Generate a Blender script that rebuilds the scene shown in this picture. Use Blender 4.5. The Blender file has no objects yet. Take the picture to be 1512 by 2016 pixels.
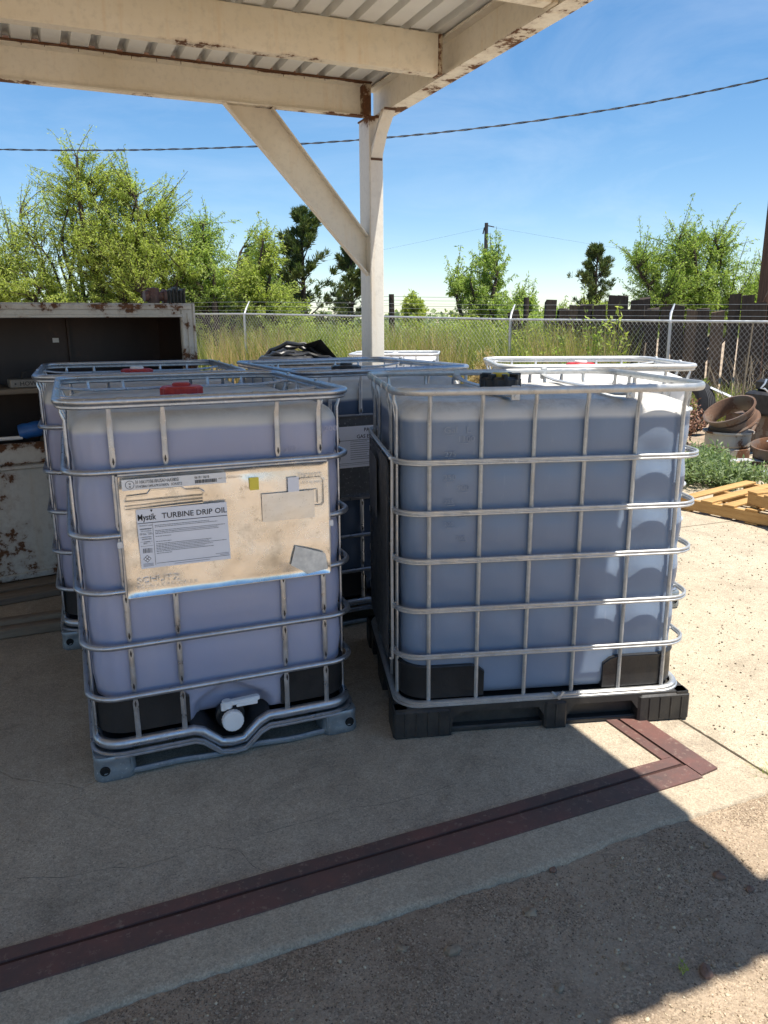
import bpy, math, random
import numpy as np
from mathutils import Vector, Matrix, noise as mnoise
sc = bpy.context.scene
C = sc.collection
# ------------------------------------------------------------------ camera, world, sun
cam = bpy.data.cameras.new('camera'); camo = bpy.data.objects.new('camera', cam); C.objects.link(camo)
camo.location = (0, 0, 1.5866)
camo.rotation_euler = (Matrix.Rotation(math.pi/2-0.2428, 3, 'X') @ Matrix.Rotation(-0.0067, 3, 'Z')).to_euler()
cam.sensor_fit = 'VERTICAL'; cam.sensor_height = 24; cam.lens = 24*1526.9/2016
cam.clip_start = 0.05; cam.clip_end = 3000
sc.camera = camo
SUN = Vector((0.263, -0.180, 1.0)).normalized()
elev = math.asin(SUN.z); azi = math.atan2(SUN.x, SUN.y)
w = bpy.data.worlds.new('World'); sc.world = w; w.use_nodes = True
nt = w.node_tree; nt.nodes.clear()
wo = nt.nodes.new('ShaderNodeOutputWorld'); bg = nt.nodes.new('ShaderNodeBackground')
sky = nt.nodes.new('ShaderNodeTexSky'); sky.sky_type = 'NISHITA'; sky.sun_disc = False
sky.sun_elevation = elev; sky.sun_rotation = azi; sky.altitude = 1200; sky.air_density = 1.0; sky.dust_density = 0.2; sky.ozone_density = 2.2
hs = nt.nodes.new('ShaderNodeHueSaturation'); hs.inputs['Saturation'].default_value = 1.38
gm = nt.nodes.new('ShaderNodeGamma'); gm.inputs[1].default_value = 0.80
nt.links.new(sky.outputs[0], gm.inputs[0]); nt.links.new(gm.outputs[0], hs.inputs['Color']); tcw = nt.nodes.new('ShaderNodeTexCoord'); mpw = nt.nodes.new('ShaderNodeMapping'); mpw.inputs['Scale'].default_value = (1, 1, 3.5)
nzw = nt.nodes.new('ShaderNodeTexNoise'); nzw.inputs['Scale'].default_value = 2.6; nzw.inputs['Detail'].default_value = 9; nzw.inputs['Roughness'].default_value = .62; nzw.inputs['Distortion'].default_value = .6
mrw = nt.nodes.new('ShaderNodeMapRange'); mrw.inputs[1].default_value = .46; mrw.inputs[2].default_value = .78; mrw.inputs[4].default_value = .17
mxw = nt.nodes.new('ShaderNodeMix'); mxw.data_type = 'RGBA'; mxw.inputs[7].default_value = (5.0, 5.3, 5.7, 1)      # thin high haze and wisps
nt.links.new(tcw.outputs['Generated'], mpw.inputs[0]); nt.links.new(mpw.outputs[0], nzw.inputs['Vector']); nt.links.new(nzw.outputs['Fac'], mrw.inputs[0]); nt.links.new(mrw.outputs[0], mxw.inputs[0]); nt.links.new(hs.outputs[0], mxw.inputs[6])
nt.links.new(mxw.outputs[2], bg.inputs[0]); bg.inputs[1].default_value = 0.128
nt.links.new(bg.outputs[0], wo.inputs[0])
sl = bpy.data.lights.new('sun', 'SUN'); so = bpy.data.objects.new('sun', sl); C.objects.link(so)
sl.energy = 5.0; sl.angle = math.radians(0.53); sl.color = (1, .94, .84)
so.rotation_euler = SUN.to_track_quat('Z', 'Y').to_euler()
vs = sc.view_settings; vs.view_transform = 'Standard'; vs.look = 'None'; vs.gamma = 1; vs.exposure = 0.88
try: vs.use_curve_mapping = False
except Exception: pass
sc.render.resolution_x = 768; sc.render.resolution_y = 1024
sc.render.engine = 'CYCLES'
sc.cycles.max_bounces = 8; sc.cycles.diffuse_bounces = 4; sc.cycles.transmission_bounces = 4; sc.cycles.transparent_max_bounces = 8

TH = 0.405                                   # heading of the slab and canopy
def UV(u, v, z=0): return Vector((u*math.cos(TH)-v*math.sin(TH), u*math.sin(TH)+v*math.cos(TH), z))
rnd = random.Random(7)

# ------------------------------------------------------------------ node helpers
class NT:
    def __init__(s, name):
        s.m = bpy.data.materials.new(name); s.m.use_nodes = True; s.t = s.m.node_tree; s.t.nodes.clear()
        s.out = s.n('ShaderNodeOutputMaterial'); s.tc = s.n('ShaderNodeTexCoord')
    def n(s, typ, **kw):
        x = s.t.nodes.new(typ)
        for k, v in kw.items(): setattr(x, k, v)
        return x
    def l(s, a, b): s.t.links.new(a, b)
    def noise(s, scale, detail=6, rough=.6, vec=None, dist=0, stretch=None):
        x = s.n('ShaderNodeTexNoise'); x.inputs['Scale'].default_value = scale; x.inputs['Detail'].default_value = detail
        x.inputs['Roughness'].default_value = rough; x.inputs['Distortion'].default_value = dist
        v = vec or s.tc.outputs['Object']
        if stretch:
            mp = s.n('ShaderNodeMapping'); mp.inputs['Scale'].default_value = stretch; s.l(v, mp.inputs[0]); v = mp.outputs[0]
        s.l(v, x.inputs['Vector']); return x.outputs['Fac']
    def voro(s, scale, feature='F1', vec=None, out='Distance', rand=1):
        x = s.n('ShaderNodeTexVoronoi'); x.feature = feature; x.inputs['Scale'].default_value = scale; x.inputs['Randomness'].default_value = rand
        s.l(vec or s.tc.outputs['Object'], x.inputs['Vector']); return x.outputs[out]
    def mr(s, v, a, b, c=0, d=1, smooth=False):
        x = s.n('ShaderNodeMapRange'); x.inputs[1].default_value = a; x.inputs[2].default_value = b
        x.inputs[3].default_value = c; x.inputs[4].default_value = d
        if smooth: x.interpolation_type = 'SMOOTHSTEP'
        s.l(v, x.inputs[0]); return x.outputs[0]
    def math(s, op, a, b=None):
        x = s.n('ShaderNodeMath', operation=op)
        for i, v in enumerate((a, b)):
            if v is None: continue
            if isinstance(v, (int, float)): x.inputs[i].default_value = v
            else: s.l(v, x.inputs[i])
        return x.outputs[0]
    def mix(s, f, a, b, mode='MIX'):
        x = s.n('ShaderNodeMix', data_type='RGBA', blend_type=mode)
        if isinstance(f, (int, float)): x.inputs[0].default_value = f
        else: s.l(f, x.inputs[0])
        for i, v in ((6, a), (7, b)):
            if isinstance(v, tuple): x.inputs[i].default_value = (*v, 1) if len(v) == 3 else v
            else: s.l(v, x.inputs[i])
        return x.outputs[2]
    def grain(s, col, scale, lo, hi, amt=1.0):
        v = s.voro(scale, out='Color'); q = s.n('ShaderNodeSeparateXYZ'); s.l(v, q.inputs[0])
        f = s.mr(q.outputs[0], 0, 1, lo, hi); cc = s.n('ShaderNodeCombineXYZ')
        for i in range(3): s.l(f, cc.inputs[i])
        return s.mix(amt, col, cc.outputs[0], 'MULTIPLY')
    def z(s, src='Object'):
        x = s.n('ShaderNodeSeparateXYZ'); s.l(s.tc.outputs[src], x.inputs[0]); return x.outputs
    def bump(s, h, strength=.3, dist=.01, normal=None):
        x = s.n('ShaderNodeBump'); x.inputs['Strength'].default_value = strength; x.inputs['Distance'].default_value = dist
        s.l(h, x.inputs['Height'])
        if normal: s.l(normal, x.inputs['Normal'])
        return x.outputs[0]
    def bsdf(s, col, rough=.6, metal=0, normal=None, spec=.5, coat=0):
        b = s.n('ShaderNodeBsdfPrincipled')
        if isinstance(col, tuple): b.inputs['Base Color'].default_value = (*col, 1)
        else: s.l(col, b.inputs['Base Color'])
        for k, v in (('Roughness', rough), ('Metallic', metal), ('Specular IOR Level', spec), ('Coat Weight', coat)):
            if isinstance(v, (int, float)): b.inputs[k].default_value = v
            else: s.l(v, b.inputs[k])
        if normal: s.l(normal, b.inputs['Normal'])
        return b
    def done(s, sh):
        s.l(sh.outputs[0] if hasattr(sh, 'outputs') else sh, s.out.inputs[0]); return s.m

def plain(name, col, rough=.6, metal=0, var=.25, scale=12, bump=.15, bs=80, spec=.5, coat=0):
    t = NT(name); n = t.noise(scale, 5)
    c = t.mix(t.mr(n, .3, .7), tuple(x*(1-var) for x in col), tuple(min(1, x*(1+var)) for x in col))
    r = t.mr(t.noise(scale*2.3, 4), .3, .7, max(.05, rough-.1), min(1, rough+.12))
    return t.done(t.bsdf(c, r, metal, t.bump(t.noise(bs, 4), bump, .004), spec, coat))

def rusty(name, col, rust_lo=.56, zb=None, col2=None, rough=.5, streak=(1, 1, .25), rustcol=((.055, .026, .014), (.20, .085, .035)), scale=3.0):
    """old paint with rust; zb = (centre heights, reach, gain): rust gathers along these heights of the thing"""
    t = NT(name)
    base = t.mix(t.mr(t.noise(1.6, 5, stretch=streak), .38, .66), col, col2 or tuple(x*.78 for x in col))
    base = t.mix(t.mr(t.noise(30, 4), .5, .75, 0, .35), base, tuple(x*.6 for x in col))
    base = t.mix(t.mr(t.noise(1.0, 6, .7, stretch=(14, 14, 1.2)), .55, .75, 0, .38), base, tuple(x*y for x, y in zip(col, (.80, .62, .42))))
    n = t.noise(scale, 12, .72)
    thr = n
    if zb:
        zz = t.z()[2]
        for zc, reach, gain in zb:
            d = t.math('ABSOLUTE', t.math('SUBTRACT', zz, zc))
            thr = t.math('ADD', thr, t.mr(d, 0, reach, gain, 0))
    mask = t.mr(thr, rust_lo, rust_lo+.025)
    halo = t.mr(thr, rust_lo-.07, rust_lo, 0, .55)
    rc = t.mix(t.noise(45, 5), *rustcol)
    c = t.mix(halo, base, t.mix(.5, base, rustcol[1])); c = t.mix(mask, c, rc)
    r = t.mr(mask, 0, 1, rough, .9)
    h = t.math('SUBTRACT', t.noise(60, 5), t.math('MULTIPLY', mask, .5))
    return t.done(t.bsdf(c, r, 0, t.bump(h, .35, .003)))

def galv(name, col=(.55, .57, .60), rough=.38, metal=.85, blotch=.3, dirt=.3):
    t = NT(name)
    v = t.voro(55, out='Color'); s = t.n('ShaderNodeSeparateXYZ'); t.l(v, s.inputs[0])
    c = t.mix(t.math('MULTIPLY', s.outputs[0], blotch), col, tuple(x*.55 for x in col))
    c = t.mix(t.mr(t.noise(7, 8, .65), .48, .75, 0, dirt), c, (.14, .13, .12))
    c = t.mix(t.mr(t.noise(90, 3), .63, .7, 0, .5), c, (.75, .76, .76))
    r = t.mr(t.noise(25, 5), .3, .7, rough-.1, rough+.2)
    return t.done(t.bsdf(c, r, metal, t.bump(t.noise(60, 5), .25, .002)))

def leafmat(name, a, b, c, trans=.35):
    t = NT(name); g = t.n('ShaderNodeNewGeometry')
    r = t.n('ShaderNodeValToRGB'); t.l(g.outputs['Random Per Island'], r.inputs[0])
    e = r.color_ramp.elements; e[0].color = (*a, 1); e[1].color = (*c, 1); m = e.new(.5); m.color = (*b, 1)
    col = t.mix(t.mr(t.noise(.9, 4), .35, .65, 0, .6), r.outputs[0], a)
    p = t.bsdf(col, .55, spec=.3); tr = t.n('ShaderNodeBsdfTranslucent')
    bright = t.mix(1.0, col, (1.25, 1.35, .7), 'MULTIPLY'); t.l(bright, tr.inputs[0])
    mx = t.n('ShaderNodeMixShader'); mx.inputs[0].default_value = trans; t.l(p.outputs[0], mx.inputs[1]); t.l(tr.outputs[0], mx.inputs[2])
    return t.done(mx)

# ------------------------------------------------------------------ mesh helpers
class MB:
    def __init__(s): s.v = []; s.f = []; s.mi = []
    def add(s, vs, fs, mi=0, M=None):
        o = len(s.v)
        s.v += [tuple(M @ Vector(p)) if M is not None else tuple(p) for p in vs]
        s.f += [tuple(i+o for i in f) for f in fs]; s.mi += [mi]*len(fs); return s
    def box(s, x0, x1, y0, y1, z0, z1, mi=0, M=None, jit=0):
        j = (lambda: rnd.uniform(-jit, jit)) if jit else (lambda: 0)
        v = [(x+j(), y+j(), z+j()) for z in (z0, z1) for y in (y0, y1) for x in (x0, x1)]
        return s.add(v, [(0, 2, 3, 1), (4, 5, 7, 6), (0, 1, 5, 4), (2, 6, 7, 3), (0, 4, 6, 2), (1, 3, 7, 5)], mi, M)
    def cbox(s, x0, x1, y0, y1, z0, z1, c=.005, mi=0, M=None):
        """box with chamfered edges"""
        vs = []; 
        for z, i in ((z0, c), (z0+c, 0), (z1-c, 0), (z1, c)):
            a, b, d, e = x0+i, x1-i, y0+i, y1-i
            vs += [(a+c, d, z), (b-c, d, z), (b, d+c, z), (b, e-c, z), (b-c, e, z), (a+c, e, z), (a, e-c, z), (a, d+c, z)]
        fs = [tuple(range(7, -1, -1)), tuple(range(24, 32))]
        for k in range(3):
            for i in range(8): fs.append((k*8+i, k*8+(i+1) % 8, k*8+8+(i+1) % 8, k*8+8+i))
        return s.add(vs, fs, mi, M)
    def tube(s, path, r, n=8, closed=False, mi=0, M=None, caps=True, flat=None, up=None):
        """r: number or list; flat=(a,b) scales the section along its two axes"""
        P = [Vector(p) for p in path]; N = len(P); vs = []; prev = None
        for i in range(N):
            a = P[(i-1) % N] if closed or i > 0 else P[i]; b = P[(i+1) % N] if closed or i < N-1 else P[i]
            t = (b-a).normalized()
            if up is not None: sx = t.cross(Vector(up)).normalized()
            elif prev is None:
                h = Vector((0, 0, 1)) if abs(t.z) < .9 else Vector((1, 0, 0)); sx = t.cross(h).normalized()
            else: sx = (prev - t*prev.dot(t)).normalized()
            prev = sx; sy = t.cross(sx)
            rr = r[i] if isinstance(r, list) else r
            if isinstance(rr, tuple): ra, rb = rr
            else: ra = rb = rr
            if flat: ra *= flat[0]; rb *= flat[1]
            for k in range(n):
                an = 2*math.pi*(k+.5)/n; vs.append(P[i]+sx*math.cos(an)*ra+sy*math.sin(an)*rb)
        fs = []
        for i in range(N if closed else N-1):
            j = (i+1) % N
            for k in range(n): fs.append((i*n+k, i*n+(k+1) % n, j*n+(k+1) % n, j*n+k))
        if not closed and caps: fs += [tuple(range(n-1, -1, -1)), tuple((N-1)*n+k for k in range(n))]
        return s.add(vs, fs, mi, M)
    def lathe(s, prof, n=32, M=None, mi=0, close=False):
        """prof: (r, z) list about the z axis"""
        vs = []; fs = []
        for r, z in prof:
            for k in range(n): a = 2*math.pi*k/n; vs.append((r*math.cos(a), r*math.sin(a), z))
        m = len(prof)
        for i in range(m if close else m-1):
            j = (i+1) % m
            for k in range(n): fs.append((i*n+k, i*n+(k+1) % n, j*n+(k+1) % n, j*n+k))
        if not close:
            if prof[0][0] > 1e-5: fs.append(tuple(range(n-1, -1, -1)))
            if prof[-1][0] > 1e-5: fs.append(tuple((m-1)*n+k for k in range(n)))
        return s.add(vs, fs, mi, M)
    def prism(s, poly, y0, y1, mi=0, M=None):
        """poly in x,z extruded along y"""
        n = len(poly); vs = [(x, y0, z) for x, z in poly]+[(x, y1, z) for x, z in poly]
        fs = [tuple(range(n)), tuple(range(2*n-1, n-1, -1))]+[(i, n+i, n+(i+1) % n, (i+1) % n) for i in range(n)]
        return s.add(vs, fs, mi, M)
    def build(s, name, mats, parent=None, smooth=40, loc=None):
        me = bpy.data.meshes.new(name); me.from_pydata([tuple(v) for v in s.v], [], s.f); me.validate()
        for m in (mats if isinstance(mats, (list, tuple)) else [mats]): me.materials.append(m)
        if any(s.mi) and len(me.polygons) == len(s.mi): me.polygons.foreach_set('material_index', s.mi)
        if smooth:
            me.polygons.foreach_set('use_smooth', [True]*len(me.polygons)); me.set_sharp_from_angle(angle=math.radians(smooth))
        return link(name, me, parent, loc)
def link(name, me, parent=None, loc=None):
    o = bpy.data.objects.new(name, me); C.objects.link(o)
    if parent: o.parent = parent
    if loc is not None: o.location = loc
    return o
def tag(o, label=None, cat=None, group=None, kind=None):
    for k, v in (('label', label), ('category', cat), ('group', group), ('kind', kind)):
        if v: o[k] = v
    return o
def thing(name, label, cat, loc=(0, 0, 0), rz=0, group=None):
    o = bpy.data.objects.new(name, None); C.objects.link(o); o.location = loc; o.rotation_euler = (0, 0, rz)
    o.empty_display_size = .1
    return tag(o, label, cat, group)
def npmesh(name, V, F, mat, parent=None, smooth=False):
    me = bpy.data.meshes.new(name); V = np.asarray(V, np.float32); F = np.asarray(F, np.int32); k = F.shape[1]
    me.vertices.add(len(V)); me.vertices.foreach_set('co', V.ravel())
    me.loops.add(F.size); me.loops.foreach_set('vertex_index', F.ravel())
    me.polygons.add(len(F)); me.polygons.foreach_set('loop_start', np.arange(len(F), dtype=np.int32)*k)
    me.polygons.foreach_set('loop_total', np.full(len(F), k, np.int32))
    me.update(calc_edges=True); me.validate()
    if smooth: me.polygons.foreach_set('use_smooth', np.ones(len(F), bool))
    me.materials.append(mat); return link(name, me, parent)

_txt = {}
def text_data(s, size=1, bold=0.0, extrude=0, align='LEFT'):
    key = (s, bold, extrude, align)
    if key not in _txt:
        cu = bpy.data.curves.new('t', 'FONT'); cu.body = s; cu.offset = bold; cu.extrude = extrude; cu.align_x = align; cu.resolution_u = 2
        o = bpy.data.objects.new('t', cu); C.objects.link(o)
        me = bpy.data.meshes.new_from_object(o.evaluated_get(bpy.context.evaluated_depsgraph_get()))
        _txt[key] = ([tuple(v.co) for v in me.vertices], [tuple(p.vertices) for p in me.polygons])
        bpy.data.objects.remove(o); bpy.data.curves.remove(cu); bpy.data.meshes.remove(me)
    return _txt[key]
FR = Matrix(((1, 0, 0, 0), (0, 0, -1, 0), (0, 1, 0, 0), (0, 0, 0, 1)))      # text plane standing up, facing -y
def put_text(mb, s, x, y, z, size, bold=0, ext=0, sx=1, M=None, align='LEFT', rot=0, mi=0):
    v, f = text_data(s, 1, bold, ext, align)
    T = Matrix.Translation((x, y, z)) @ Matrix.Rotation(rot, 4, 'Y') @ FR @ Matrix.Diagonal((size*sx, size, size, 1))
    mb.add(v, f, mi, (M @ T) if M is not None else T)

# ------------------------------------------------------------------ materials
def concrete(name, base, dark, speck=.5, cracks=True, grit=1.0):
    t = NT(name); P = t.tc.outputs['Object']; speck = speck*1.25
    c = t.mix(t.mr(t.noise(.7, 8, .6), .35, .68), base, dark)
    c = t.mix(t.mr(t.noise(5, 8, .7), .45, .8, 0, .5), c, tuple(x*1.25 for x in base))
    c = t.mix(t.mr(t.noise(2.2, 8, .7, dist=1.5), .52, .70, 0, .6), c, tuple(x*.66 for x in dark))
    c = t.mix(t.mr(t.noise(11, 8, .8), .52, .66, 0, .35), c, tuple(x*.6 for x in dark))
    v1 = t.voro(95); sp = t.mr(v1, .16, .24, speck, 0)
    pick = t.mr(t.noise(40, 2), .45, .55)
    c = t.mix(t.math('MULTIPLY', sp, pick), c, tuple(x*.35 for x in dark))
    v2 = t.voro(70); c = t.mix(t.math('MULTIPLY', t.mr(v2, .1, .2, speck*.8, 0), t.mr(t.noise(33, 2), .5, .58)), c, tuple(min(1, x*1.7) for x in base))
    c = t.mix(t.mr(t.noise(260, 2), .55, .75, 0, .5*grit), c, tuple(x*.55 for x in dark))
    h = t.math('ADD', t.noise(230, 4), t.math('MULTIPLY', t.mr(v1, 0, .3), .6))
    # pale scuffs
    c = t.mix(t.math('MULTIPLY', t.mr(t.noise(24, 8, .8), .60, .68), t.mr(t.noise(1.7, 3), .55, .64)), c, tuple(min(1, x*1.5) for x in base))
    if cracks:
        # the strip outside the steel channel was poured separately: paler, pitted aggregate
        q = t.z(); vv = t.math('ADD', t.math('MULTIPLY', q[0], -math.sin(TH)), t.math('MULTIPLY', q[1], math.cos(TH)))
        em = t.mr(t.math('ADD', vv, t.math('MULTIPLY', t.noise(6, 6, .7), .06)), 1.80, 1.85, .75, 0)
        e2 = t.mix(t.mr(t.noise(3, 8, .7), .35, .65), (.43, .355, .26), (.34, .285, .21))
        e2 = t.mix(t.math('MULTIPLY', t.mr(t.voro(85), .12, .24, .6, 0), t.mr(t.noise(28, 3), .46, .56)), e2, (.17, .14, .11))
        e2 = t.mix(t.mr(t.noise(170, 3, .7), .55, .7, 0, .5), e2, (.24, .20, .155))
        c = t.mix(em, c, e2); h = t.math('SUBTRACT', h, t.math('MULTIPLY', em, t.math('MULTIPLY', t.mr(t.voro(85), .12, .26, 1, 0), .5)))
        wv = t.n('ShaderNodeMix', data_type='VECTOR'); wv.inputs[0].default_value = .18
        nz = t.n('ShaderNodeTexNoise'); nz.inputs['Scale'].default_value = 3.2; nz.inputs['Detail'].default_value = 8; t.l(P, nz.inputs['Vector'])
        t.l(P, wv.inputs[4]); t.l(nz.outputs['Color'], wv.inputs[5])
        e = t.voro(.75, 'DISTANCE_TO_EDGE', wv.outputs[1])
        k = t.math('MULTIPLY', t.mr(e, .0008, .0035, 1, 0), t.mr(t.noise(1.3, 3), .54, .62))
        c = t.mix(t.math('MULTIPLY', k, .22), c, tuple(x*.3 for x in dark)); h = t.math('SUBTRACT', h, t.math('MULTIPLY', k, 2))
    c = t.grain(c, 260, .78, 1.17); c = t.grain(c, 120, .90, 1.08)
    return t.done(t.bsdf(c, .88, 0, t.bump(h, .65, .004), spec=.25))
m_conc = concrete('concrete_slab', (.43, .36, .27), (.29, .24, .18))
m_edge = concrete('concrete_edge', (.44, .39, .30), (.31, .275, .215), .8, False)
m_conc2 = concrete('concrete_exposed', (.46, .395, .295), (.36, .30, .22), .9, False, 1.5)
def dirtmat():
    t = NT('dirt')
    c = t.mix(t.mr(t.noise(.9, 8, .6), .35, .65), (.45, .35, .25), (.34, .262, .187))
    c = t.mix(t.mr(t.noise(6, 9, .75), .47, .72, 0, .6), c, (.22, .165, .115))
    c = t.mix(t.mr(t.noise(2.6, 9, .75, dist=.8), .50, .62, 0, .55), c, (.24, .175, .125))
    c = t.mix(t.mr(t.voro(120), .12, .25, .5, 0), c, (.20, .155, .115))
    c = t.mix(t.mr(t.noise(180, 3, .7), .55, .7, 0, .5), c, (.55, .47, .36))
    gm_ = t.mr(t.noise(3.1, 7, .7, dist=.7), .42, .60, .25, 1); c = t.grain(c, 210, .60, 1.25, gm_); c = t.grain(c, 95, .80, 1.14, gm_)
    h = t.math('ADD', t.noise(90, 8, .8), t.math('MULTIPLY', t.noise(16, 7, .65), 2.4))
    return t.done(t.bsdf(c, .95, 0, t.bump(h, .7, .011), spec=.15))
m_dirt = dirtmat()
m_paint = rusty('cream_paint_rust', (.82, .775, .67), .735, [(2.90, .022, .22), (3.10, .016, .24)], (.73, .67, .54), streak=(1, 1, .4))
m_paintp = rusty('cream_paint_purlin', (.82, .765, .64), .735, [(2.90, .025, .16), (3.10, .018, .20)], (.73, .655, .50), streak=(.6, .6, 1.5))
m_col = rusty('white_paint_column', (.78, .745, .67), .73, [(2.89, .08, .18)], (.66, .61, .53), streak=(1, 1, .2))
m_deck = plain('white_roof_sheet', (.74, .74, .70), .5, 0, .06, 4, .05)
m_rustbar = rusty('rust_bar', (.12, .05, .025), .45, col2=(.07, .03, .015))
def redsteel():
    t = NT('red_oxide_steel')
    c = t.mix(t.mr(t.noise(2.2, 8, .7), .38, .62), (.150, .066, .054), (.070, .050, .046))
    c = t.mix(t.mr(t.noise(9, 8, .7), .55, .7, 0, .8), c, (.10, .065, .055))
    c = t.mix(t.mr(t.noise(40, 7, .75), .56, .66, 0, .55), c, (.27, .20, .155))
    return t.done(t.bsdf(c, .62, .0, t.bump(t.noise(70, 6), .3, .004)))
m_red = redsteel()
m_rustshade = plain('rust_with_shade', (.045, .018, .013), .9, 0, .3)
m_galvA = galv('galvanised_tube', (.50, .53, .58), .33, .9)
m_galvC = galv('galvanised_weathered', (.56, .57, .57), .42, .75, .25, .35)
m_galvW = galv('galvanised_bright', (.66, .67, .67), .45, .6, .2, .3)
m_steelskid = galv('skid_steel', (.30, .345, .38), .42, .6, .4, .4)
m_wire = plain('galvanised_wire', (.50, .50, .48), .45, .5, .2)
m_black = plain('black_plastic', (.018, .018, .019), .42, 0, .3, 9, .3, 60)
m_blackdust = None
t = NT('dusty_black_plastic')
c_ = t.mix(t.mr(t.noise(6, 8, .7), .45, .75, .03, .55), (.016, .016, .017), (.10, .088, .07))
m_blackdust = t.done(t.bsdf(c_, .5, 0, t.bump(t.noise(40, 6), .3, .004)))
m_white = plain('white_plastic', (.78, .78, .78), .4, 0, .05)
m_redcap = plain('red_plastic_cap', (.42, .028, .026), .45, 0, .2, 20)
m_yellow = plain('yellow_insert', (.65, .48, .04), .45, 0, .1)
m_paper = plain('paper_label', (.80, .81, .86), .55, 0, .04, 6, .05)
m_ink = plain('black_ink', (.02, .02, .025), .6, 0, .1, bump=0)
m_grey_ink = plain('grey_ink', (.16, .16, .18), .6, 0, .1, bump=0)
m_lemon = plain('yellow_sticker', (.80, .66, .08), .5, 0, .05)
m_ghost = plain('faded_label', (.74, .71, .64), .5, 0, .22, 30)
def platemat(name='zinc_sheet', k=1, ro=0):
    t = NT(name)
    big = t.noise(2.6, 4, .5); v = t.voro(38, out='Color'); s = t.n('ShaderNodeSeparateXYZ'); t.l(v, s.inputs[0])
    c = t.mix(t.math('MULTIPLY', s.outputs[0], .25), (.86*k, .86*k, .85*k), (.70*k, .69*k, .66*k))
    c = t.mix(t.mr(t.noise(2.4, 8, .65, dist=.8), .42, .66, 0, .6), c, (.52, .48, .40))
    c = t.mix(t.mr(t.noise(6, 9, .75), .55, .68, 0, .55), c, (.40, .38, .33))
    c = t.mix(t.mr(t.noise(20, 8, .8), .58, .68, 0, .6), c, (.25, .22, .17))
    c = t.mix(t.mr(t.voro(70), .05, .09, .8, 0), c, (.06, .05, .04))
    h = t.math('ADD', t.math('MULTIPLY', big, 6), t.math('MULTIPLY', t.noise(120, 3), .12))
    return t.done(t.bsdf(c, t.mr(t.noise(12, 5), .3, .7, .16+ro, .34+ro), .92, t.bump(t.noise(90, 3), .05, .002, t.bump(t.noise(3.2, 2, .5, dist=.6), .55, .035))))
m_plate = platemat(); m_plate2 = platemat('zinc_sheet_dull', .90, .12)
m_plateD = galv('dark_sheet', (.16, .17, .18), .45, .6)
def tankmat(name, liquid, level, empty=(.78, .76, .71), trans=.3, dirt=.3, liquid2=None, rough=.3):
    t = NT(name); z = t.z(); zz = z[2]
    lv = t.math('ADD', zz, t.math('MULTIPLY', t.math('SUBTRACT', t.noise(5, 2), .5), .01))
    f = t.mr(lv, level-.012, level+.010, smooth=True)
    lq = t.mix(t.mr(t.noise(2.3, 3), .35, .65), liquid, liquid2 or tuple(x*.85 for x in liquid))
    # a thin pale bloom and scratches on the plastic
    lq = t.mix(t.mr(t.noise(28, 7, .75, stretch=(1, 1, .12)), .60, .78, 0, .30), lq, (.50, .50, .55))
    ge = t.n('ShaderNodeNewGeometry'); sp = t.n('ShaderNodeSeparateXYZ'); t.l(ge.outputs['Normal'], sp.inputs[0])
    up = t.mr(sp.outputs[2], .5, .95)
    em = t.mix(t.math('MULTIPLY', t.mr(t.noise(9, 9, .75), .42, .68, 0, dirt), t.mr(up, 0, 1, .15, 1)), empty, (.25, .19, .12))
    bn = t.bump(t.noise(160, 3), .10, .002, t.bump(t.noise(5, 3), .12, .02))
    A = t.bsdf(lq, t.mr(t.noise(8, 4), .3, .7, rough, rough+.15), 0, bn, .6); A.inputs['Subsurface Weight'].default_value = .6; A.inputs['Subsurface Radius'].default_value = (.8, .8, 1.0); A.inputs['Subsurface Scale'].default_value = .05
    B = t.bsdf(em, .42, 0, bn, .4); tr = t.n('ShaderNodeBsdfTranslucent'); t.l(em, tr.inputs[0])
    mx = t.n('ShaderNodeMixShader'); mx.inputs[0].default_value = trans; t.l(B.outputs[0], mx.inputs[1]); t.l(tr.outputs[0], mx.inputs[2])
    m2 = t.n('ShaderNodeMixShader'); t.l(f, m2.inputs[0]); t.l(A.outputs[0], m2.inputs[1]); t.l(mx.outputs[0], m2.inputs[2])
    return t.done(m2)
m_pine_wood = None
def wood(name, a, b, scale=3, rough=.8, stretch=(1, 12, 12)):
    t = NT(name); n = t.noise(scale, 8, .65, stretch=stretch)
    c = t.mix(t.mr(n, .3, .7), a, b); c = t.mix(t.mr(t.noise(scale*5, 5, .7, stretch=stretch), .55, .7, 0, .6), c, tuple(x*.5 for x in b))
    return t.done(t.bsdf(c, rough, 0, t.bump(n, .4, .006), spec=.2))
m_orange = wood('orange_pallet_wood', (.50, .31, .125), (.38, .215, .08))
m_timber = wood('grey_timber', (.27, .22, .165), (.17, .135, .10))
m_tie = wood('creosote_tie', (.062, .048, .038), (.026, .020, .017), 4, .9, (8, 8, 1))
m_tieb = wood('weathered_tie', (.13, .092, .065), (.055, .04, .03), 4, .9, (8, 8, 1))
m_tiep = wood('pale_post', (.32, .27, .20), (.2, .16, .11), 4, .9, (8, 8, 1))
m_pole = wood('pole_wood', (.17, .10, .065), (.09, .055, .04), 3, .9, (10, 10, .6))
m_boxw = rusty('white_box_rusty', (.60, .57, .51), .572, [(.86, .05, .10), (.76, .03, .10), (.0, .45, .10), (1.68, .05, .08)], (.50, .475, .42), scale=4)
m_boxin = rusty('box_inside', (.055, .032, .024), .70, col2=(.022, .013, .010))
m_rustiron = rusty('rusty_iron', (.15, .11, .08), .50, col2=(.085, .062, .05), rustcol=((.05, .03, .022), (.18, .095, .055)))
m_rimgrey = rusty('grey_paint_rim', (.42, .40, .36), .52, col2=(.30, .28, .25))
m_rubber = plain('tyre_rubber', (.03, .03, .032), .8, 0, .2, 20, .3)
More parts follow.
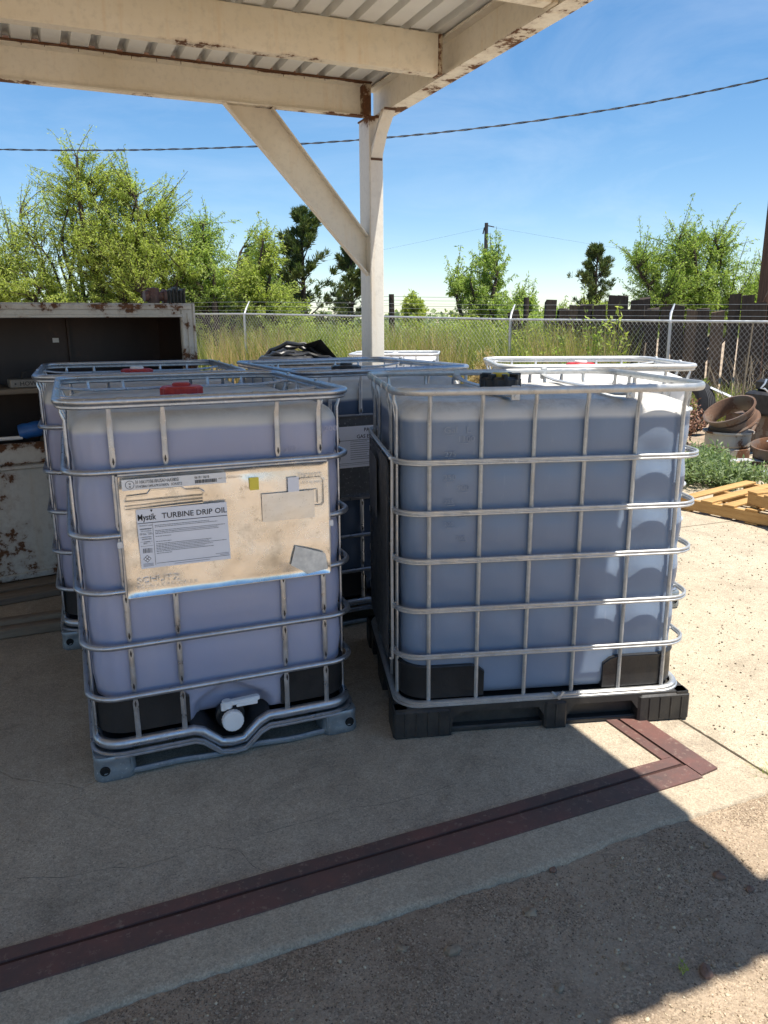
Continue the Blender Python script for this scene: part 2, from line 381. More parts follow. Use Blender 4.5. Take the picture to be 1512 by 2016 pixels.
m_scrap = galv('scrap_aluminium', (.62, .63, .64), .35, .7, .2, .3)
m_dark = plain('dark_iron', (.035, .033, .032), .5, .3, .4, 20)
m_hole = plain('hole_dark', (.008, .008, .008), .9, 0, .1, bump=0)
m_bark = wood('bark', (.075, .058, .045), (.035, .028, .023), 8, .95, (6, 6, 1))
m_barkg = wood('bark_green', (.20, .18, .12), (.11, .10, .07), 8, .95, (6, 6, 1))
m_lf1 = leafmat('leaf_yellow_green', (.26, .32, .07), (.41, .48, .12), (.55, .58, .21), .55)
m_lf2 = leafmat('leaf_mid_green', (.21, .30, .07), (.35, .45, .13), (.49, .55, .20), .55)
m_lf3 = leafmat('leaf_pine', (.045, .075, .025), (.09, .13, .04), (.18, .20, .07), .25)
m_lfg = leafmat('leaf_grey_green', (.15, .21, .10), (.25, .32, .16), (.36, .42, .24), .4)
m_grass = leafmat('grass_blades', (.17, .23, .045), (.34, .38, .11), (.58, .52, .26), .5)
m_straw = leafmat('straw', (.42, .31, .15), (.56, .43, .23), (.68, .54, .32), .3)
m_stone = plain('stone', (.27, .21, .145), .9, 0, .35, 25, .5, 60)
m_stoner = plain('stone_red', (.20, .125, .09), .9, 0, .3, 25, .5)
m_rope = plain('joint_filler', (.07, .055, .035), .9, 0, .4, 40, .6)
m_cable = plain('cable_black', (.02, .02, .022), .5, 0, .2)
m_blue = plain('blue_plastic', (.02, .11, .36), .4, 0, .2)

# ------------------------------------------------------------------ ground
def gz(x, y):
    z = -.045+.018*mnoise.noise(Vector((x*1.1, y*1.1, 0)))+.010*mnoise.noise(Vector((x*5, y*5, 3)))
    v = -x*math.sin(TH)+y*math.cos(TH); f = min(1, max(0, (v-1.25)/.38)); f = f*f*(3-2*f)
    z += f*(.026+.010*mnoise.noise(Vector((x*2.1, y*2.1, 8))))
    return -.045 if v > 1.78 else min(z, -.006)
def ground_sheet():
    V = []; F = []
    # fine near field of bare dirt with soft relief, one sheet out to the horizon
    xs = np.concatenate([[-1500, -300, -80, -30, -12], np.linspace(-6, 8, 281), [12, 20, 40, 100, 300, 1500]])
    ys = np.concatenate([[-1500, -200, -40, -10], np.linspace(-3, 9, 241), [11, 14, 20, 40, 100, 300, 1500]])
    for y in ys:
        for x in xs:
            z = -.045
            if -6 < x < 8 and -3 < y < 9:
                z = gz(x, y)
            V.append((x, y, z))
    n = len(xs)
    for j in range(len(ys)-1):
        for i in range(n-1): F.append((j*n+i, j*n+i+1, (j+1)*n+i+1, (j+1)*n+i))
    return tag(npmesh('ground', V, F, m_dirt, smooth=True), kind='structure')
ground_sheet()
def slab(name, u0, u1, v0, v1, mat, ztop=0.0, ragged=.0, seed=1, rag_right=0):
    r = random.Random(seed); mb = MB(); N = 700
    us = [u0+(u1-u0)*i/N for i in range(N+1)]
    prof = [(0, -.08), (0, -.026), (.003, -.012), (.009, -.004), (.022, 0)]
    rows = []
    for dv, dz in prof:
        rows.append([UV(u, v0+dv+ragged*(mnoise.noise(Vector((u*1.3, seed, 0)))*1.0+.35*mnoise.noise(Vector((u*7, seed, 4))))+(.006*mnoise.noise(Vector((u*35, dz*200, 4)))+.004*mnoise.noise(Vector((u*90, dz*300, 9))) if dv < .05 else 0), ztop+dz+(.002*mnoise.noise(Vector((u*50, dv*90, 1))) if dz < 0 else 0)) for u in us])
    rows.append([UV(u, v1, ztop) for u in us]); rows.append([UV(u, v1, ztop-.08) for u in us])
    vs = [p for r_ in rows for p in r_]; n = N+1
    fs = [(j*n+i, j*n+i+1, (j+1)*n+i+1, (j+1)*n+i) for j in range(len(rows)-1) for i in range(N)]
    fs.append(tuple(k*n for k in range(len(rows))))
    fs.append(tuple(k*n+N for k in range(len(rows)-1, -1, -1)))
    mb.add(vs, fs); return tag(mb.build(name, mat, smooth=60), kind='structure')
slab('concrete_slab', -6, 2.222, 1.655, 8.0, m_conc, 0, .022, 3)
slab('concrete_pavement', 2.236, 12, 1.68, 4.6, m_conc2, -.004, .03, 5)
# earthy yard beyond the pavement
mb = MB(); N = 40; vs = []; 
for j in range(2):
    for i in range(N+1):
        u = 2.236+14*i/N; vs.append(UV(u, (4.45+.12*mnoise.noise(Vector((u*2, 0, 0)))) if j == 0 else 7.5, -.0005+.001*j))
mb.add(vs, [(i, i+1, N+2+i, N+1+i) for i in range(N)]); tag(mb.build('gravel_yard', m_conc2, smooth=0), kind='structure')

# joint filler strip
mb = MB(); pth = [UV(2.229+.004*mnoise.noise(Vector((v*6, 0, 0))), v, -.003+.004*mnoise.noise(Vector((v*30, 2, 0)))) for v in np.linspace(1.66, 8, 260)]
mb.tube(pth, [.006+.004*abs(mnoise.noise(Vector((i*.4, 0, 1)))) for i in range(len(pth))], 6)
tag(mb.build('joint_filler', m_rope), kind='structure')
# a crack across the slab, winding and shallow
def crack(pts, r=.0022):
    mb = MB(); P = []
    for (a, b) in zip(pts[:-1], pts[1:]):
        for k in range(14):
            q = Vector(a).lerp(Vector(b), k/14); q += Vector((mnoise.noise(q*9), mnoise.noise(q*9+Vector((5, 5, 5))), 0))*.022
            P.append((q.x, q.y, .0006))
    V = []; 
    for i, p in enumerate(P):
        j = min(i+1, len(P)-1); d = (Vector(P[j])-Vector(P[max(i-1, 0)])).normalized(); n_ = Vector((-d.y, d.x, 0)); ww = r*(.35+abs(mnoise.noise(Vector((i*.3, 0, 0))))*1.6)
        V += [Vector(p)+n_*ww, Vector(p)-n_*ww]
    mb.add(V, [(2*i, 2*i+1, 2*i+3, 2*i+2) for i in range(len(P)-1)])
    return tag(mb.build('crack', m_hole, smooth=0), kind='structure')
crack([(-1.1, 1.95, 0), (-.75, 2.0, 0), (-.5, 2.12, 0), (-.25, 2.22, 0), (.05, 2.33, 0), (.25, 2.42, 0)], .0007)
crack([(-.35, 1.98, 0), (-.45, 2.06, 0), (-.62, 2.12, 0)], .0006)

# red steel containment channel let into the slab
root = thing('drain_channel', 'rusty red steel channel let into the slab, turning a corner', 'steel channel', (0, 0, 0), TH)
def strip(name, poly, z, mat=m_red, th=.006):
    mb = MB(); n = len(poly)
    vs = [(p[0], p[1], z) for p in poly]+[(p[0], p[1], z-th) for p in poly]
    mb.add(vs, [tuple(range(n)), tuple(range(2*n-1, n-1, -1))]+[(i, n+i, n+(i+1) % n, (i+1) % n) for i in range(n)])
    return mb.build(name, mat, root, smooth=0)
def wavy(u0, u1, v0, v1, n=40, s=0):
    us = np.linspace(u0, u1, n)
    return [(u, v0+.004*mnoise.noise(Vector((u*4, s, 0)))) for u in us]+[(u, v1+.005*mnoise.noise(Vector((u*3, s, 7)))) for u in us[::-1]]
strip('outer_flange', wavy(-5, 1.997, 1.803, 1.884, s=1), .006)
strip('inner_flange', wavy(-5, 1.986, 1.897, 1.944, s=2), .008)
strip('outer_flange', [(1.999, 1.812), (2.086, 1.822), (2.094, 2.6), (1.999, 2.6)], .0085)
strip('inner_flange', [(1.943, 1.946), (1.986, 1.946), (1.987, 2.6), (1.944, 2.6)], .0085)
strip('channel_bottom', [(-5, 1.876), (2.02, 1.876), (2.02, 2.6), (1.992, 2.6), (1.992, 1.904), (-5, 1.904)], .0015, m_rustshade, .001)  # rusty floor, coloured extra dark to stand for shade down in the groove
# rear run of the same channel
root = thing('steel_beam', 'long low steel beam on the slab beside the rear left container', 'steel beam', (0, 0, 0), TH)
mb = MB(); mb.cbox(-3.5, -.02, 4.20, 4.27, .002, .05, .004); mb.cbox(-3.5, -.02, 4.275, 4.33, .002, .075, .004)
mb.build('beam', m_timber, root)

# ------------------------------------------------------------------ intermediate bulk containers
def rrect(hx, hy, r, z, n=9, start=0):
    P = []
    for cx, cy, a0 in ((hx-r, -hy+r, -90), (hx-r, hy-r, 0), (-hx+r, hy-r, 90), (-hx+r, -hy+r, 180)):
        for k in range(n+1):
            a = math.radians(a0+90*k/n); P.append((cx+r*math.cos(a), cy+r*math.sin(a), z))
    return P
LONG = [.135, .325, .52, .715, .91, 1.09]
SH = [.165, .33, .715, .87]
def side_frame(face, w, d, off):
    """matrix taking (s, out, z) with -y facing out of the given side"""
    if face == 'front': return Matrix.Translation((-w/2, -d/2+off, 0))
    if face == 'right': return Matrix.Translation((w/2-off, -d/2, 0)) @ Matrix.Rotation(math.pi/2, 4, 'Z')
    if face == 'back': return Matrix.Translation((w/2, d/2-off, 0)) @ Matrix.Rotation(math.pi, 4, 'Z')
    return Matrix.Translation((-w/2+off, d/2, 0)) @ Matrix.Rotation(-math.pi/2, 4, 'Z')
def make_ibc(label, x, y, yaw, w=1.0, d=1.2, H=1.34, style='steel', hoops=(.31, .50, .70, .895, 1.11), tank=None, cage=None, cap=None, plate=None,
             plate_z=(.68, 1.097), plate_s=(.172, .885), group='caged liquid containers', marks=False, cap_pos=(0, -.06), seed=0, corner_is_right=False):
    cage = cage or m_galvA
    root = thing('bulk_container', label, 'liquid container', (x, y, 0), yaw, group)
    rr = random.Random(seed)
    # ---- tank
    hx, hy = w/2-.043, d/2-.043; z0, z1 = .135, H-.046; NZ = 64; R = .105
    per = []
    base = rrect(hx, hy, R, 0, 12)
    # resample sides densely
    pts = []
    for i in range(len(base)):
        a = Vector(base[i]); b = Vector(base[(i+1) % len(base)]); L = (b-a).length; k = max(1, int(L/.016))
        for q in range(k): pts.append(a.lerp(b, q/k))
    n = len(pts); V = []; F = []
    ups_f = [s-w/2 for s in SH]; ups_l = [s-d/2 for s in LONG]
    for j in range(NZ+1):
        f = j/NZ; z = z0+(z1-z0)*f
        ins = 0
        tb = max(0, 1-(z-z0)/.07); ins += .05*(1-math.sqrt(max(0, 1-tb*tb)))
        rt = .065; tt = max(0, 1-(z1-z)/rt); ins += rt*(1-math.sqrt(max(0, 1-tt*tt)))
        for p in pts:
            px, py = p.x, p.y
            fx = max(-1, min(1, px/hx)); fy = max(-1, min(1, py/hy))
            # pillow between the uprights and hoops
            hz = 1.0
            for h_ in hoops: hz = min(hz, abs(z-h_)/.07)
            hz = min(1, hz)
            if abs(fy) > .98: u_ = min([abs(px-q) for q in ups_f]+[.08])/.08
            elif abs(fx) > .98: u_ = min([abs(py-q) for q in ups_l]+[.08])/.08
            else: u_ = .5
            bul = .012*hz*(.25+.75*u_*u_*(3-2*u_))+.006*mnoise.noise(Vector((px*3, py*3, z*3+seed)))
            if z < .35: bul *= max(0, (z-.30)/.05)
            nx = px/hx if abs(fx) > .9 else 0; ny = py/hy if abs(fy) > .9 else 0
            sc_ = 1-ins/hx; qx = px*sc_; qy = py*(1-ins/hy)
            qx += nx*bul; qy += ny*bul
            # outlet niche at the bottom of the front
            if py < -hy+.02 and abs(px-.01) < .18 and z < .36:
                g = min(1, max(0, (.165-abs(px-.01))/.05))*min(1, max(0, (.31-.55*abs(px)-z)/.05))
                qy += .065*g*g*(3-2*g)
            V.append((qx, qy, z))
    for j in range(NZ):
        for k in range(n): F.append((j*n+k, j*n+(k+1) % n, (j+1)*n+(k+1) % n, (j+1)*n+k))
    # top: gentle dome that dips round the filler neck
    last = NZ*n; prevb = last
    tops = [.96, .9, .82, .72, .6, .48, .36, .24, .12]
    for s_ in tops:
        b0 = len(V)
        for k in range(n):
            q = V[last+k]; X = q[0]*s_; Y = q[1]*s_
            zz = z1+.012*(1-s_)-.016*math.exp(-((X-cap_pos[0])**2/.10+(Y-cap_pos[1])**2/.045)**2)+.006*mnoise.noise(Vector((X*4, Y*4, seed)))
            zz += .010*math.exp(-((X/.3)**8))*math.cos(Y*9)
            V.append((X, Y, zz))
        for k in range(n): F.append((prevb+k, prevb+(k+1) % n, b0+(k+1) % n, b0+k))
        prevb = b0
    F.append(tuple(prevb+k for k in range(n))); F.append(tuple(range(n-1, -1, -1)))
    mb = MB(); mb.add(V, F); tk = mb.build('tank', tank, root, smooth=50)
    # moulded seam round the tank
    # ---- filler cap
    cx, cy = cap_pos; zt = z1-.004
    T = Matrix.Translation((cx, cy, zt)) @ (Matrix.Diagonal((1.04, 1.04, 1.3, 1)) if style == 'plastic' else Matrix.Identity(4))
    capm, inner = cap
    mb = MB(); prof = [(.088, 0), (.088, .012), (.080, .014), (.080, .040), (.074, .047), (.0, .049)]
    NN = 48; vs = []; fs = []
    for i, (r_, z_) in enumerate(prof):
        for k in range(NN):
            a = 2*math.pi*k/NN; rr_ = r_*(1.06 if (k % 4 < 2 and 1 < i < 4) else 1); vs.append((rr_*math.cos(a), rr_*math.sin(a), z_))
    for i in range(len(prof)-1):
        for k in range(NN): fs.append((i*NN+k, i*NN+(k+1) % NN, (i+1)*NN+(k+1) % NN, (i+1)*NN+k))
    mb.add(vs, fs, 0, T)
    if style == 'plastic':
        for k in range(8):
            a = k*math.pi/4; mb.cbox(.045, .084, -.008, .008, .040, .058, .002, 0, T @ Matrix.Rotation(a, 4, 'Z'))
    co = mb.build('filler_cap', capm, root, smooth=30)
    mb = MB(); mb.lathe([(.036, .046), (.036, .056), (.03, .060), (0, .060)], 24, T)
    mb.build('cap_insert', inner, co, smooth=30)
    # ---- hoops
    hw, hd = w/2-.0115, d/2-.0115
    rh = .0105
    for hz in hoops:
        mb = MB(); P = rrect(hw, hd, .105, hz, 8)
        P = [(p[0], p[1], p[2]+.002*mnoise.noise(Vector((p[0]*3, p[1]*3, hz*9+seed)))) for p in P]
        if style == 'steel': mb.tube(P, rh, 10, True)
        else:
            mb.tube(P, .0055, 8, True, up=(0, 0, 1)); mb.tube([(p[0]*1.006, p[1]*1.005, p[2]+.006) for p in P], .0052, 8, True, up=(0, 0, 1)); mb.tube([(p[0]*1.006, p[1]*1.005, p[2]-.006) for p in P], .0052, 8, True, up=(0, 0, 1))
        mb.build('hoop', cage, root)
    mb = MB()
    P = rrect(hw+.002, hd+.002, .11, H, 9)
    P = [(p[0]+.003*mnoise.noise(Vector((p[0]*2, p[1]*2, seed+.5))), p[1], p[2]+.004*mnoise.noise(Vector((p[0]*2, p[1]*2, seed)))) for p in P]
    if style == 'steel':
        mb.tube(P, .0125, 10, True); mb.tube([(p[0]*.994, p[1]*.995, p[2]-.017) for p in P], .008, 8, True)
    else:
        mb.tube(P, (.009, .015), 8, True, up=(0, 0, 1))
    for i in range(0, 4):                                   # crimp sleeves where the rail is joined
        s_ = (-.1, .14, .3, -.3)[i]
        mb.tube([(s_-.01, -hd-.002, H), (s_+.012, -hd-.002, H)], .0145, 10)
    mb.build('top_rail', cage, root)
    # ---- uprights
    zs = sorted(list(hoops)+[H-.02])
    for face, L, ss in (('front', w, SH), ('right', d, LONG), ('back', w, SH), ('left', d, LONG)):
        for s in ss:
            M = side_frame(face, w, d, .029); path = []; rad = []
            zb = .115; N_ = 46
            lean = rr.uniform(-.004, .004)
            for k in range(N_+1):
                z = zb+(H-.012-zb)*k/N_; dd = min(abs(z-h_) for h_ in zs)
                path.append((s+lean*(z-.7), -.010 if z > H-.05 else 0.0, z))
                if style == 'steel':
                    g = math.exp(-(max(0, dd-.006)/.02)**2); g2 = math.exp(-((dd-.034)/.013)**2)
                    rad.append((.0098-.0035*g+.0014*g2, .0075-.0035*g-.001*g2))
                else: rad.append((.0080, .0070))
            mb = MB()
            mb.tube(path, rad, 8, mi=0, M=M, up=(0, 1, 0))
            if style != 'steel':
                for h_ in hoops: mb.cbox(s-.0105, s+.0105, -.0125, -.004, h_-.0045, h_+.0045, .002, 0, M)
            if style != 'steel': mb.tube([(p[0], p[1]-.005, p[2]) for p in path[::3]], .0032, 6, M=M, up=(0, 1, 0))
            else:
                for h_ in zs[:-1]:
                    for sg in (-1, 1):                      # dark slivers laid on as the shade of dimples beside each crossing
                        mb.tube([(s, -.0095, h_+sg*.022), (s, -.0105, h_+sg*.032), (s, -.0095, h_+sg*.045)], [.0012, .0042, .0012], 6, mi=1, M=M, flat=(1, .4), up=(0, 1, 0))
            mb.build('upright', [cage, m_dark], root)
    # ---- bars across the tank top
    for q in (-.18+.02, .27):
        mb = MB(); K = 14; P = []
        for k in range(K+1):
            f = k/K; X = -hw+2*hw*f; P.append((X, q+.02*math.sin(f*3.14), H-.016-.016*math.sin(min(1, min(f, 1-f)*6)*1.57)))
        mb.tube(P, (.016, .006), 8, up=(0, 0, 1)); 
        for sg in (-1, 1):
            mb.cbox(sg*hw-.006, sg*hw+.006, q-.016, q+.016, H-.036, H+.018, .003)
            mb.tube([(sg*(hw+.004), q, H-.022), (sg*(hw+.010), q, H-.022)], .006, 8)
        mb.build('cross_bar', cage, root)
    # ---- corner guards
    def guard(sx, sy, lx, ly, za, zc):
        base = rrect(hx+.005, hy+.005, R+.004, 0, 8)
        ang = {(1, -1): 0, (1, 1): 1, (-1, 1): 2, (-1, -1): 3}[(sx, sy)]
        arc = base[ang*9:(ang+1)*9]
        # extend both ends along the sides
        if ang in (0, 2):
            e0 = (arc[0][0]-sx*lx, arc[0][1]); e1 = (arc[-1][0], arc[-1][1]-sy*ly)
        else:
            e0 = (arc[0][0], arc[0][1]-sy*ly); e1 = (arc[-1][0]-sx*lx, arc[-1][1])
        pts_ = []
        for k in range(8): pts_.append((e0[0]+(arc[0][0]-e0[0])*k/8, e0[1]+(arc[0][1]-e0[1])*k/8))
        pts_ += [(a[0], a[1]) for a in arc]
        for k in range(1, 9): pts_.append((arc[-1][0]+(e1[0]-arc[-1][0])*k/8, arc[-1][1]+(e1[1]-arc[-1][1])*k/8))
        prof = [(-.02, za), (.006, za), (.008, za+.03), (.007, zc-.02), (.012, zc-.004), (.009, zc), (-.008, zc)]
        mb = MB(); V = []; m = len(prof); NP = len(pts_)
        for i, (X, Y) in enumerate(pts_):
            e = min(i, NP-1-i)/2.2; drop = .03*max(0, 1-e)**2
            nx = max(-1, min(1, (abs(X)-(hx-R))/R))*sx if abs(X) > hx-R else 0; ny = max(-1, min(1, (abs(Y)-(hy-R))/R))*sy if abs(Y) > hy-R else 0
            l_ = math.hypot(nx, ny) or 1; nx /= l_; ny /= l_
            for o, z in prof: V.append((X+nx*o, Y+ny*o, z-(drop if z > za+.05 else 0)))
        F = [(i*m+k, (i+1)*m+k, (i+1)*m+k+1, i*m+k+1) for i in range(NP-1) for k in range(m-1)]
        F += [tuple(range(m)), tuple((NP-1)*m+k for k in range(m-1, -1, -1))]
        mb.add(V, F); mb.build('corner_guard', m_black, root, smooth=45)
    if style == 'steel':
        for sx in (-1, 1):
            guard(sx, -1, .205 if sx < 0 else .16, .2, .165, .297); guard(sx, 1, .16, .2, .165, .29)
    else:
        for sx in (-1, 1):
            for sy in (-1, 1): guard(sx, sy, .16, .21, .15, .285)
    # ---- base
    if style == 'steel':
        def rim(hx_, hy_, r_, z, zd, zdip):
            P = []
            xs = [-(hx_-r_)+k*(.115-.0+0) for k in (0,)]
            front = [(-hx_+r_, 0), (-.20, 0), (-.14, -.0), (-.11, -.15), (-.045, -.9), (0.0, -1), (.045, -.95), (.105, -.2), (.14, 0.02), (.2, .0), (hx_-r_, 0)]
            for X, f in front: P.append((X, -hy_, z+f*zdip))
            rest = rrect(hx_, hy_, r_, z, 8)
            P += rest[1:-1]
            return P
        mb = MB(); P = rim(w/2-.03, d/2-.03, .09, .128, 0, .075)
        mb.tube(P, (.018, .020), 10, True, up=(0, 0, 1))
        mb.tube(rim(w/2-.012, d/2-.012, .10, .100, 0, .075), (.010, .006), 8, True, up=(0, 0, 1))
        mb.tube(rim(w/2-.010, d/2-.010, .10, .088, 0, .072), .006, 8, True)
        mb.build('base_tray', m_galvA, root)
        mb = MB(); n1 = rim(w/2-.035, d/2-.035, .09, .118, 0, .075); n2 = [(p[0]*.86, p[1]*.86 if p[1] > -.4 else p[1]+.16, .10 if abs(p[0]) > .12 or p[1] > -.4 else .06) for p in n1]
        m_ = len(n1); mb.add(n1+n2, [(i, (i+1) % m_, m_+(i+1) % m_, m_+i) for i in range(m_)]+[tuple(m_+i for i in range(m_))]); mb.build('base_pan', m_black, root)
        # black outlet surround
        mb = MB(); K = 16
        V = []; 
        for j in range(7):
            g = j/6
            for k in range(K+1):
                f = k/K*2-1; X = .15*f; zt_ = .120-.085*math.exp(-(f/.42)**2)
                yy = -d/2+.03+.12*g; V.append((X, yy, zt_+.02*g+ (.035*g*abs(f)**2) + .012*math.sin(g*3.1)))
        mb.add(V, [(j*(K+1)+k, j*(K+1)+k+1, (j+1)*(K+1)+k+1, (j+1)*(K+1)+k) for j in range(6) for k in range(K)]); mb.build('outlet_surround', m_black, root, smooth=60)
        for sx in (-1, 0, 1):
            for sy in (-1, 0, 1):
                if sx == 0 and sy != 0: continue
                if sx == 0: continue
                mb = MB(); X0, X1 = (sx*(w/2-.006), sx*(w/2-.15)); X0, X1 = min(X0, X1), max(X0, X1)
                Y0, Y1 = (sy*(d/2-.008), sy*(d/2-.15)) if sy else (-.07, .07); Y0, Y1 = min(Y0, Y1), max(Y0, Y1)
                cxx, cyy = (X0+X1)/2, (Y0+Y1)/2; ax, ay = (X1-X0)/2, (Y1-Y0)/2
                V = []; lay = [(.93, 0), (1, .008), (1, .03), (.965, .045), (.965, .072), (1.0, .086), (.95, .094)]
                for s_, z in lay: V += [(cxx+p[0]*s_, cyy+p[1]*s_, z) for p in rrect(ax, ay, .035, 0, 4)]
                m_ = 20; mb.add(V, [(j*m_+k, j*m_+(k+1) % m_, (j+1)*m_+(k+1) % m_, (j+1)*m_+k) for j in range(len(lay)-1) for k in range(m_)]+[tuple(range(m_-1, -1, -1)), tuple((len(lay)-1)*m_+k for k in range(m_))])
                for k in range(3):
                    xx = cxx-sx*.02+sx*k*-.018; mb.cbox(xx-.003, xx+.003, cyy+sy*ay*.9-.004 if sy else cyy-ay-.002, cyy+sy*ay+.003*sy if sy > 0 else (cyy-ay+.02), .03, .088, .001)
                ft = mb.build('foot', m_steelskid, root)
                if sy:
                    mb = MB(); mb.lathe([(.0, 0), (.0135, 0), (.0135, .004), (.016, .0055), (.0175, .002), (.018, -.002)], 18, Matrix.Translation((cxx+sx*.035, cyy+sy*(ay*1.0-.001), .045)) @ Matrix.Rotation(math.pi/2*(1 if sy < 0 else -1), 4, 'X'))
                    mb.build('hole_disc', m_hole, ft)  # flat black disc stands in for the shade inside an opening
        for sy in (-1, 1):
            mb = MB(); P = [(-w/2+.13+(w-.26)*k/14, sy*(d/2-.03+.004*math.sin(k*1.3)), .016+.003*math.sin(k*.9)) for k in range(15)]
            mb.tube(P, (.012, .012), 8); mb.build('skid_runner', m_steelskid, root)
        for sx in (-1, 1):
            mb = MB(); P = [(sx*(w/2-.04), -d/2+.13+(d-.26)*k/14, .014) for k in range(15)]; mb.tube(P, .012, 8); mb.build('skid_runner', m_steelskid, root)
        # ---- valve
        vr = MB(); T = Matrix.Translation((0.002, -d/2+.06, .142)) @ Matrix.Rotation(math.pi/2, 4, 'X')
        vr.lathe([(.042, -.10), (.042, -.03), (.054, -.025), (.054, -.005), (.046, 0), (.042, .006), (.042, .028), (.044, .030)], 28, T)
        vo = vr.build('valve', m_black, root, smooth=35)
        mb = MB(); K = 40; vs = []; fs = []
        prof = [(.039, .028), (.039, .050), (.036, .054), (.028, .055), (.0, .0545)]
        for i, (r_, z_) in enumerate(prof):
            for k in range(K): a = 2*math.pi*k/K; q = r_*(1.035 if k % 2 and i < 2 else 1); vs.append((q*math.cos(a), q*math.sin(a), z_))
        for i in range(len(prof)-1):
            for k in range(K): fs.append((i*K+k, i*K+(k+1) % K, (i+1)*K+(k+1) % K, (i+1)*K+k))
        mb.add(vs, fs, 0, T); mb.build('valve_cap', m_white, vo, smooth=30)
        mb = MB(); mb.lathe([(.020, .052), (.020, .075), (.017, .079), (0, .079)], 20, Matrix.Translation((-.012, -d/2+.045, .135)))
        mb.cbox(-.012, .118, -d/2+.030, -d/2+.058, .194, .212, .004, 0, Matrix.Translation((0, 0, 0)) @ Matrix.Rotation(-.04, 4, 'Y'))
        mb.cbox(.02, .10, -d/2+.026, -d/2+.036, .188, .202, .002)
        mb.cbox(-.035, -.015, -d/2+.035, -d/2+.055, .175, .205, .003)
        mb.build('valve_handle', m_white, vo, smooth=30)
    else:
        # moulded black pallet: long sides carry two fork openings, short sides as well
        def notch(L, a, b, c_, e, h=.125):
            return [(0.0, 0), (a, 0), (a+.004, .055), (a+.035, .098), (b-.035, .098), (b-.004, .05), (b, 0), (c_, 0), (c_+.004, .055), (c_+.035, .098), (e-.035, .098), (e-.004, .055), (e, 0), (L, 0), (L, h), (0, h)]
        mb = MB()
        for M_, L, (a, b, c_, e) in ((side_frame('right', w, d, .0), d, (.225, .61, .69, .995)), (side_frame('left', w, d, .0), d, (.22, .53, .62, .98)),
                                   (side_frame('front', w, d, .0), w, (.2, .42, .58, .8)), (side_frame('back', w, d, .0), w, (.2, .42, .58, .8))):
            mb.prism(notch(L, a, b, c_, e)[::-1], .004, .05, 0, M_ @ Matrix.Translation((0, 0, 0)))
        for M_, L, ws in ((side_frame('right', w, d, 0), d, ((.22, .61), (.69, 1.0))), (side_frame('left', w, d, 0), d, ((.2, .55), (.6, 1.0)))):
            for a, b in ws:
                mb.cbox(a, b, .022, .07, .001, .024, .006, 0, M_); mb.cbox(a, b, .06, .075, .02, .10, .002, 0, M_)
        mb.cbox(-.42, .42, -.05, .05, .0, .10, .01)
        mb.cbox(-w/2+.05, w/2-.05, -d/2+.05, d/2-.05, .10, .128, .004)
        pl = mb.build('pallet', m_blackdust, root, smooth=0)
        for M_, L, feet in ((side_frame('right', w, d, 0), d, ((0, .225), (.605, .695), (.995, d))), (side_frame('left', w, d, 0), d, ((0, .21), (.54, .61), (.99, d)))):
            for a, b in feet:
                mb = MB(); mb.cbox(a-.006, b+.006 if b >= d else b-.004, -.004, .14, .0, .118, .008, 0, M_)
                k = a+.04
                while k < b-.02: mb.cbox(k-.003, k+.003, -.008, .0, .012, .108, .002, 0, M_); k += .045
                mb.build('pallet_foot', m_blackdust, pl, smooth=30)
        for M_, L in ((side_frame('right', w, d, .05), d), (side_frame('left', w, d, .05), d)):
            mb = MB(); mb.cbox(.2, L-.2, .12, .22, .004, .03, .008, 0, M_); mb.build('pallet_runner', m_blackdust, pl, smooth=30)
        mb = MB(); mb.tube(rrect(w/2-.022, d/2-.022, .10, .138, 8), (.013, .009), 8, True, up=(0, 0, 1)); mb.tube(rrect(w/2-.012, d/2-.012, .10, .128, 8), .006, 6, True)
        for face in ('right', 'left'):
            M_ = side_frame(face, w, d, .016); mb.tube([(.63, .0, .15), (.645, -.004, .137), (.655, -.008, .13), (.665, -.004, .137), (.68, 0, .15)], .007, 6, M=M_); mb.lathe([(.009, 0), (.009, .008), (0, .008)], 10, M_ @ Matrix.Translation((.655, -.014, .137)) @ Matrix.Rotation(math.pi/2, 4, 'X'))
        mb.build('base_rail', cage, root)
    # ---- sign plate on the front of the cage
    if plate:
        ps0, ps1 = plate_s; pz0, pz1 = plate_z
        mb = MB(); NXp, NZp = 60, 36; V = []; yo = -d/2-.006
        for b_ in (0, 1):
            for j in range(NZp+1):
                for i in range(NXp+1):
                    fs_, fz = i/NXp, j/NZp; X = -w/2+ps0+(ps1-ps0)*fs_; Z = pz0+(pz1-pz0)*fz
                    dent = .011*mnoise.noise(Vector((X*3+seed, Z*4, 0)))+.002*mnoise.noise(Vector((X*11, Z*11, 3)))
                    eg = min(fs_, 1-fs_)*(ps1-ps0); ez = min(fz, 1-fz)*(pz1-pz0)
                    lip = .006 if min(eg, ez) < .006 else 0
                    if .02 < eg: dent += 0
                    V.append((X, yo-lip+dent*min(1, min(eg, ez)/.05)+.0015*b_, Z))
        n1 = NXp+1; off = n1*(NZp+1)
        F = [(j*n1+i, j*n1+i+1, (j+1)*n1+i+1, (j+1)*n1+i) for j in range(NZp) for i in range(NXp)]
        F += [tuple(off+k for k in f[::-1]) for f in F]
        mb.add(V, F); po = mb.build('sign_plate', plate, root, smooth=50)
        mb = MB()
        for X in (-w/2+ps0-.004, -w/2+ps1+.004): mb.tube([(X, -d/2+.006, pz0), (X+.002, -d/2+.004, (pz0+pz1)/2), (X, -d/2+.006, pz1)], .006, 6)
        for Z in (pz0-.002, pz1+.003): mb.tube([(-w/2+ps0, -d/2+.0, Z), (-w/2+ps1, -d/2+.0, Z)], .006, 6)
        mb.build('plate_frame', cage, root)
        root['_p'] = 0; del root['_p']
        return root, po, tk
    return root, None, tk

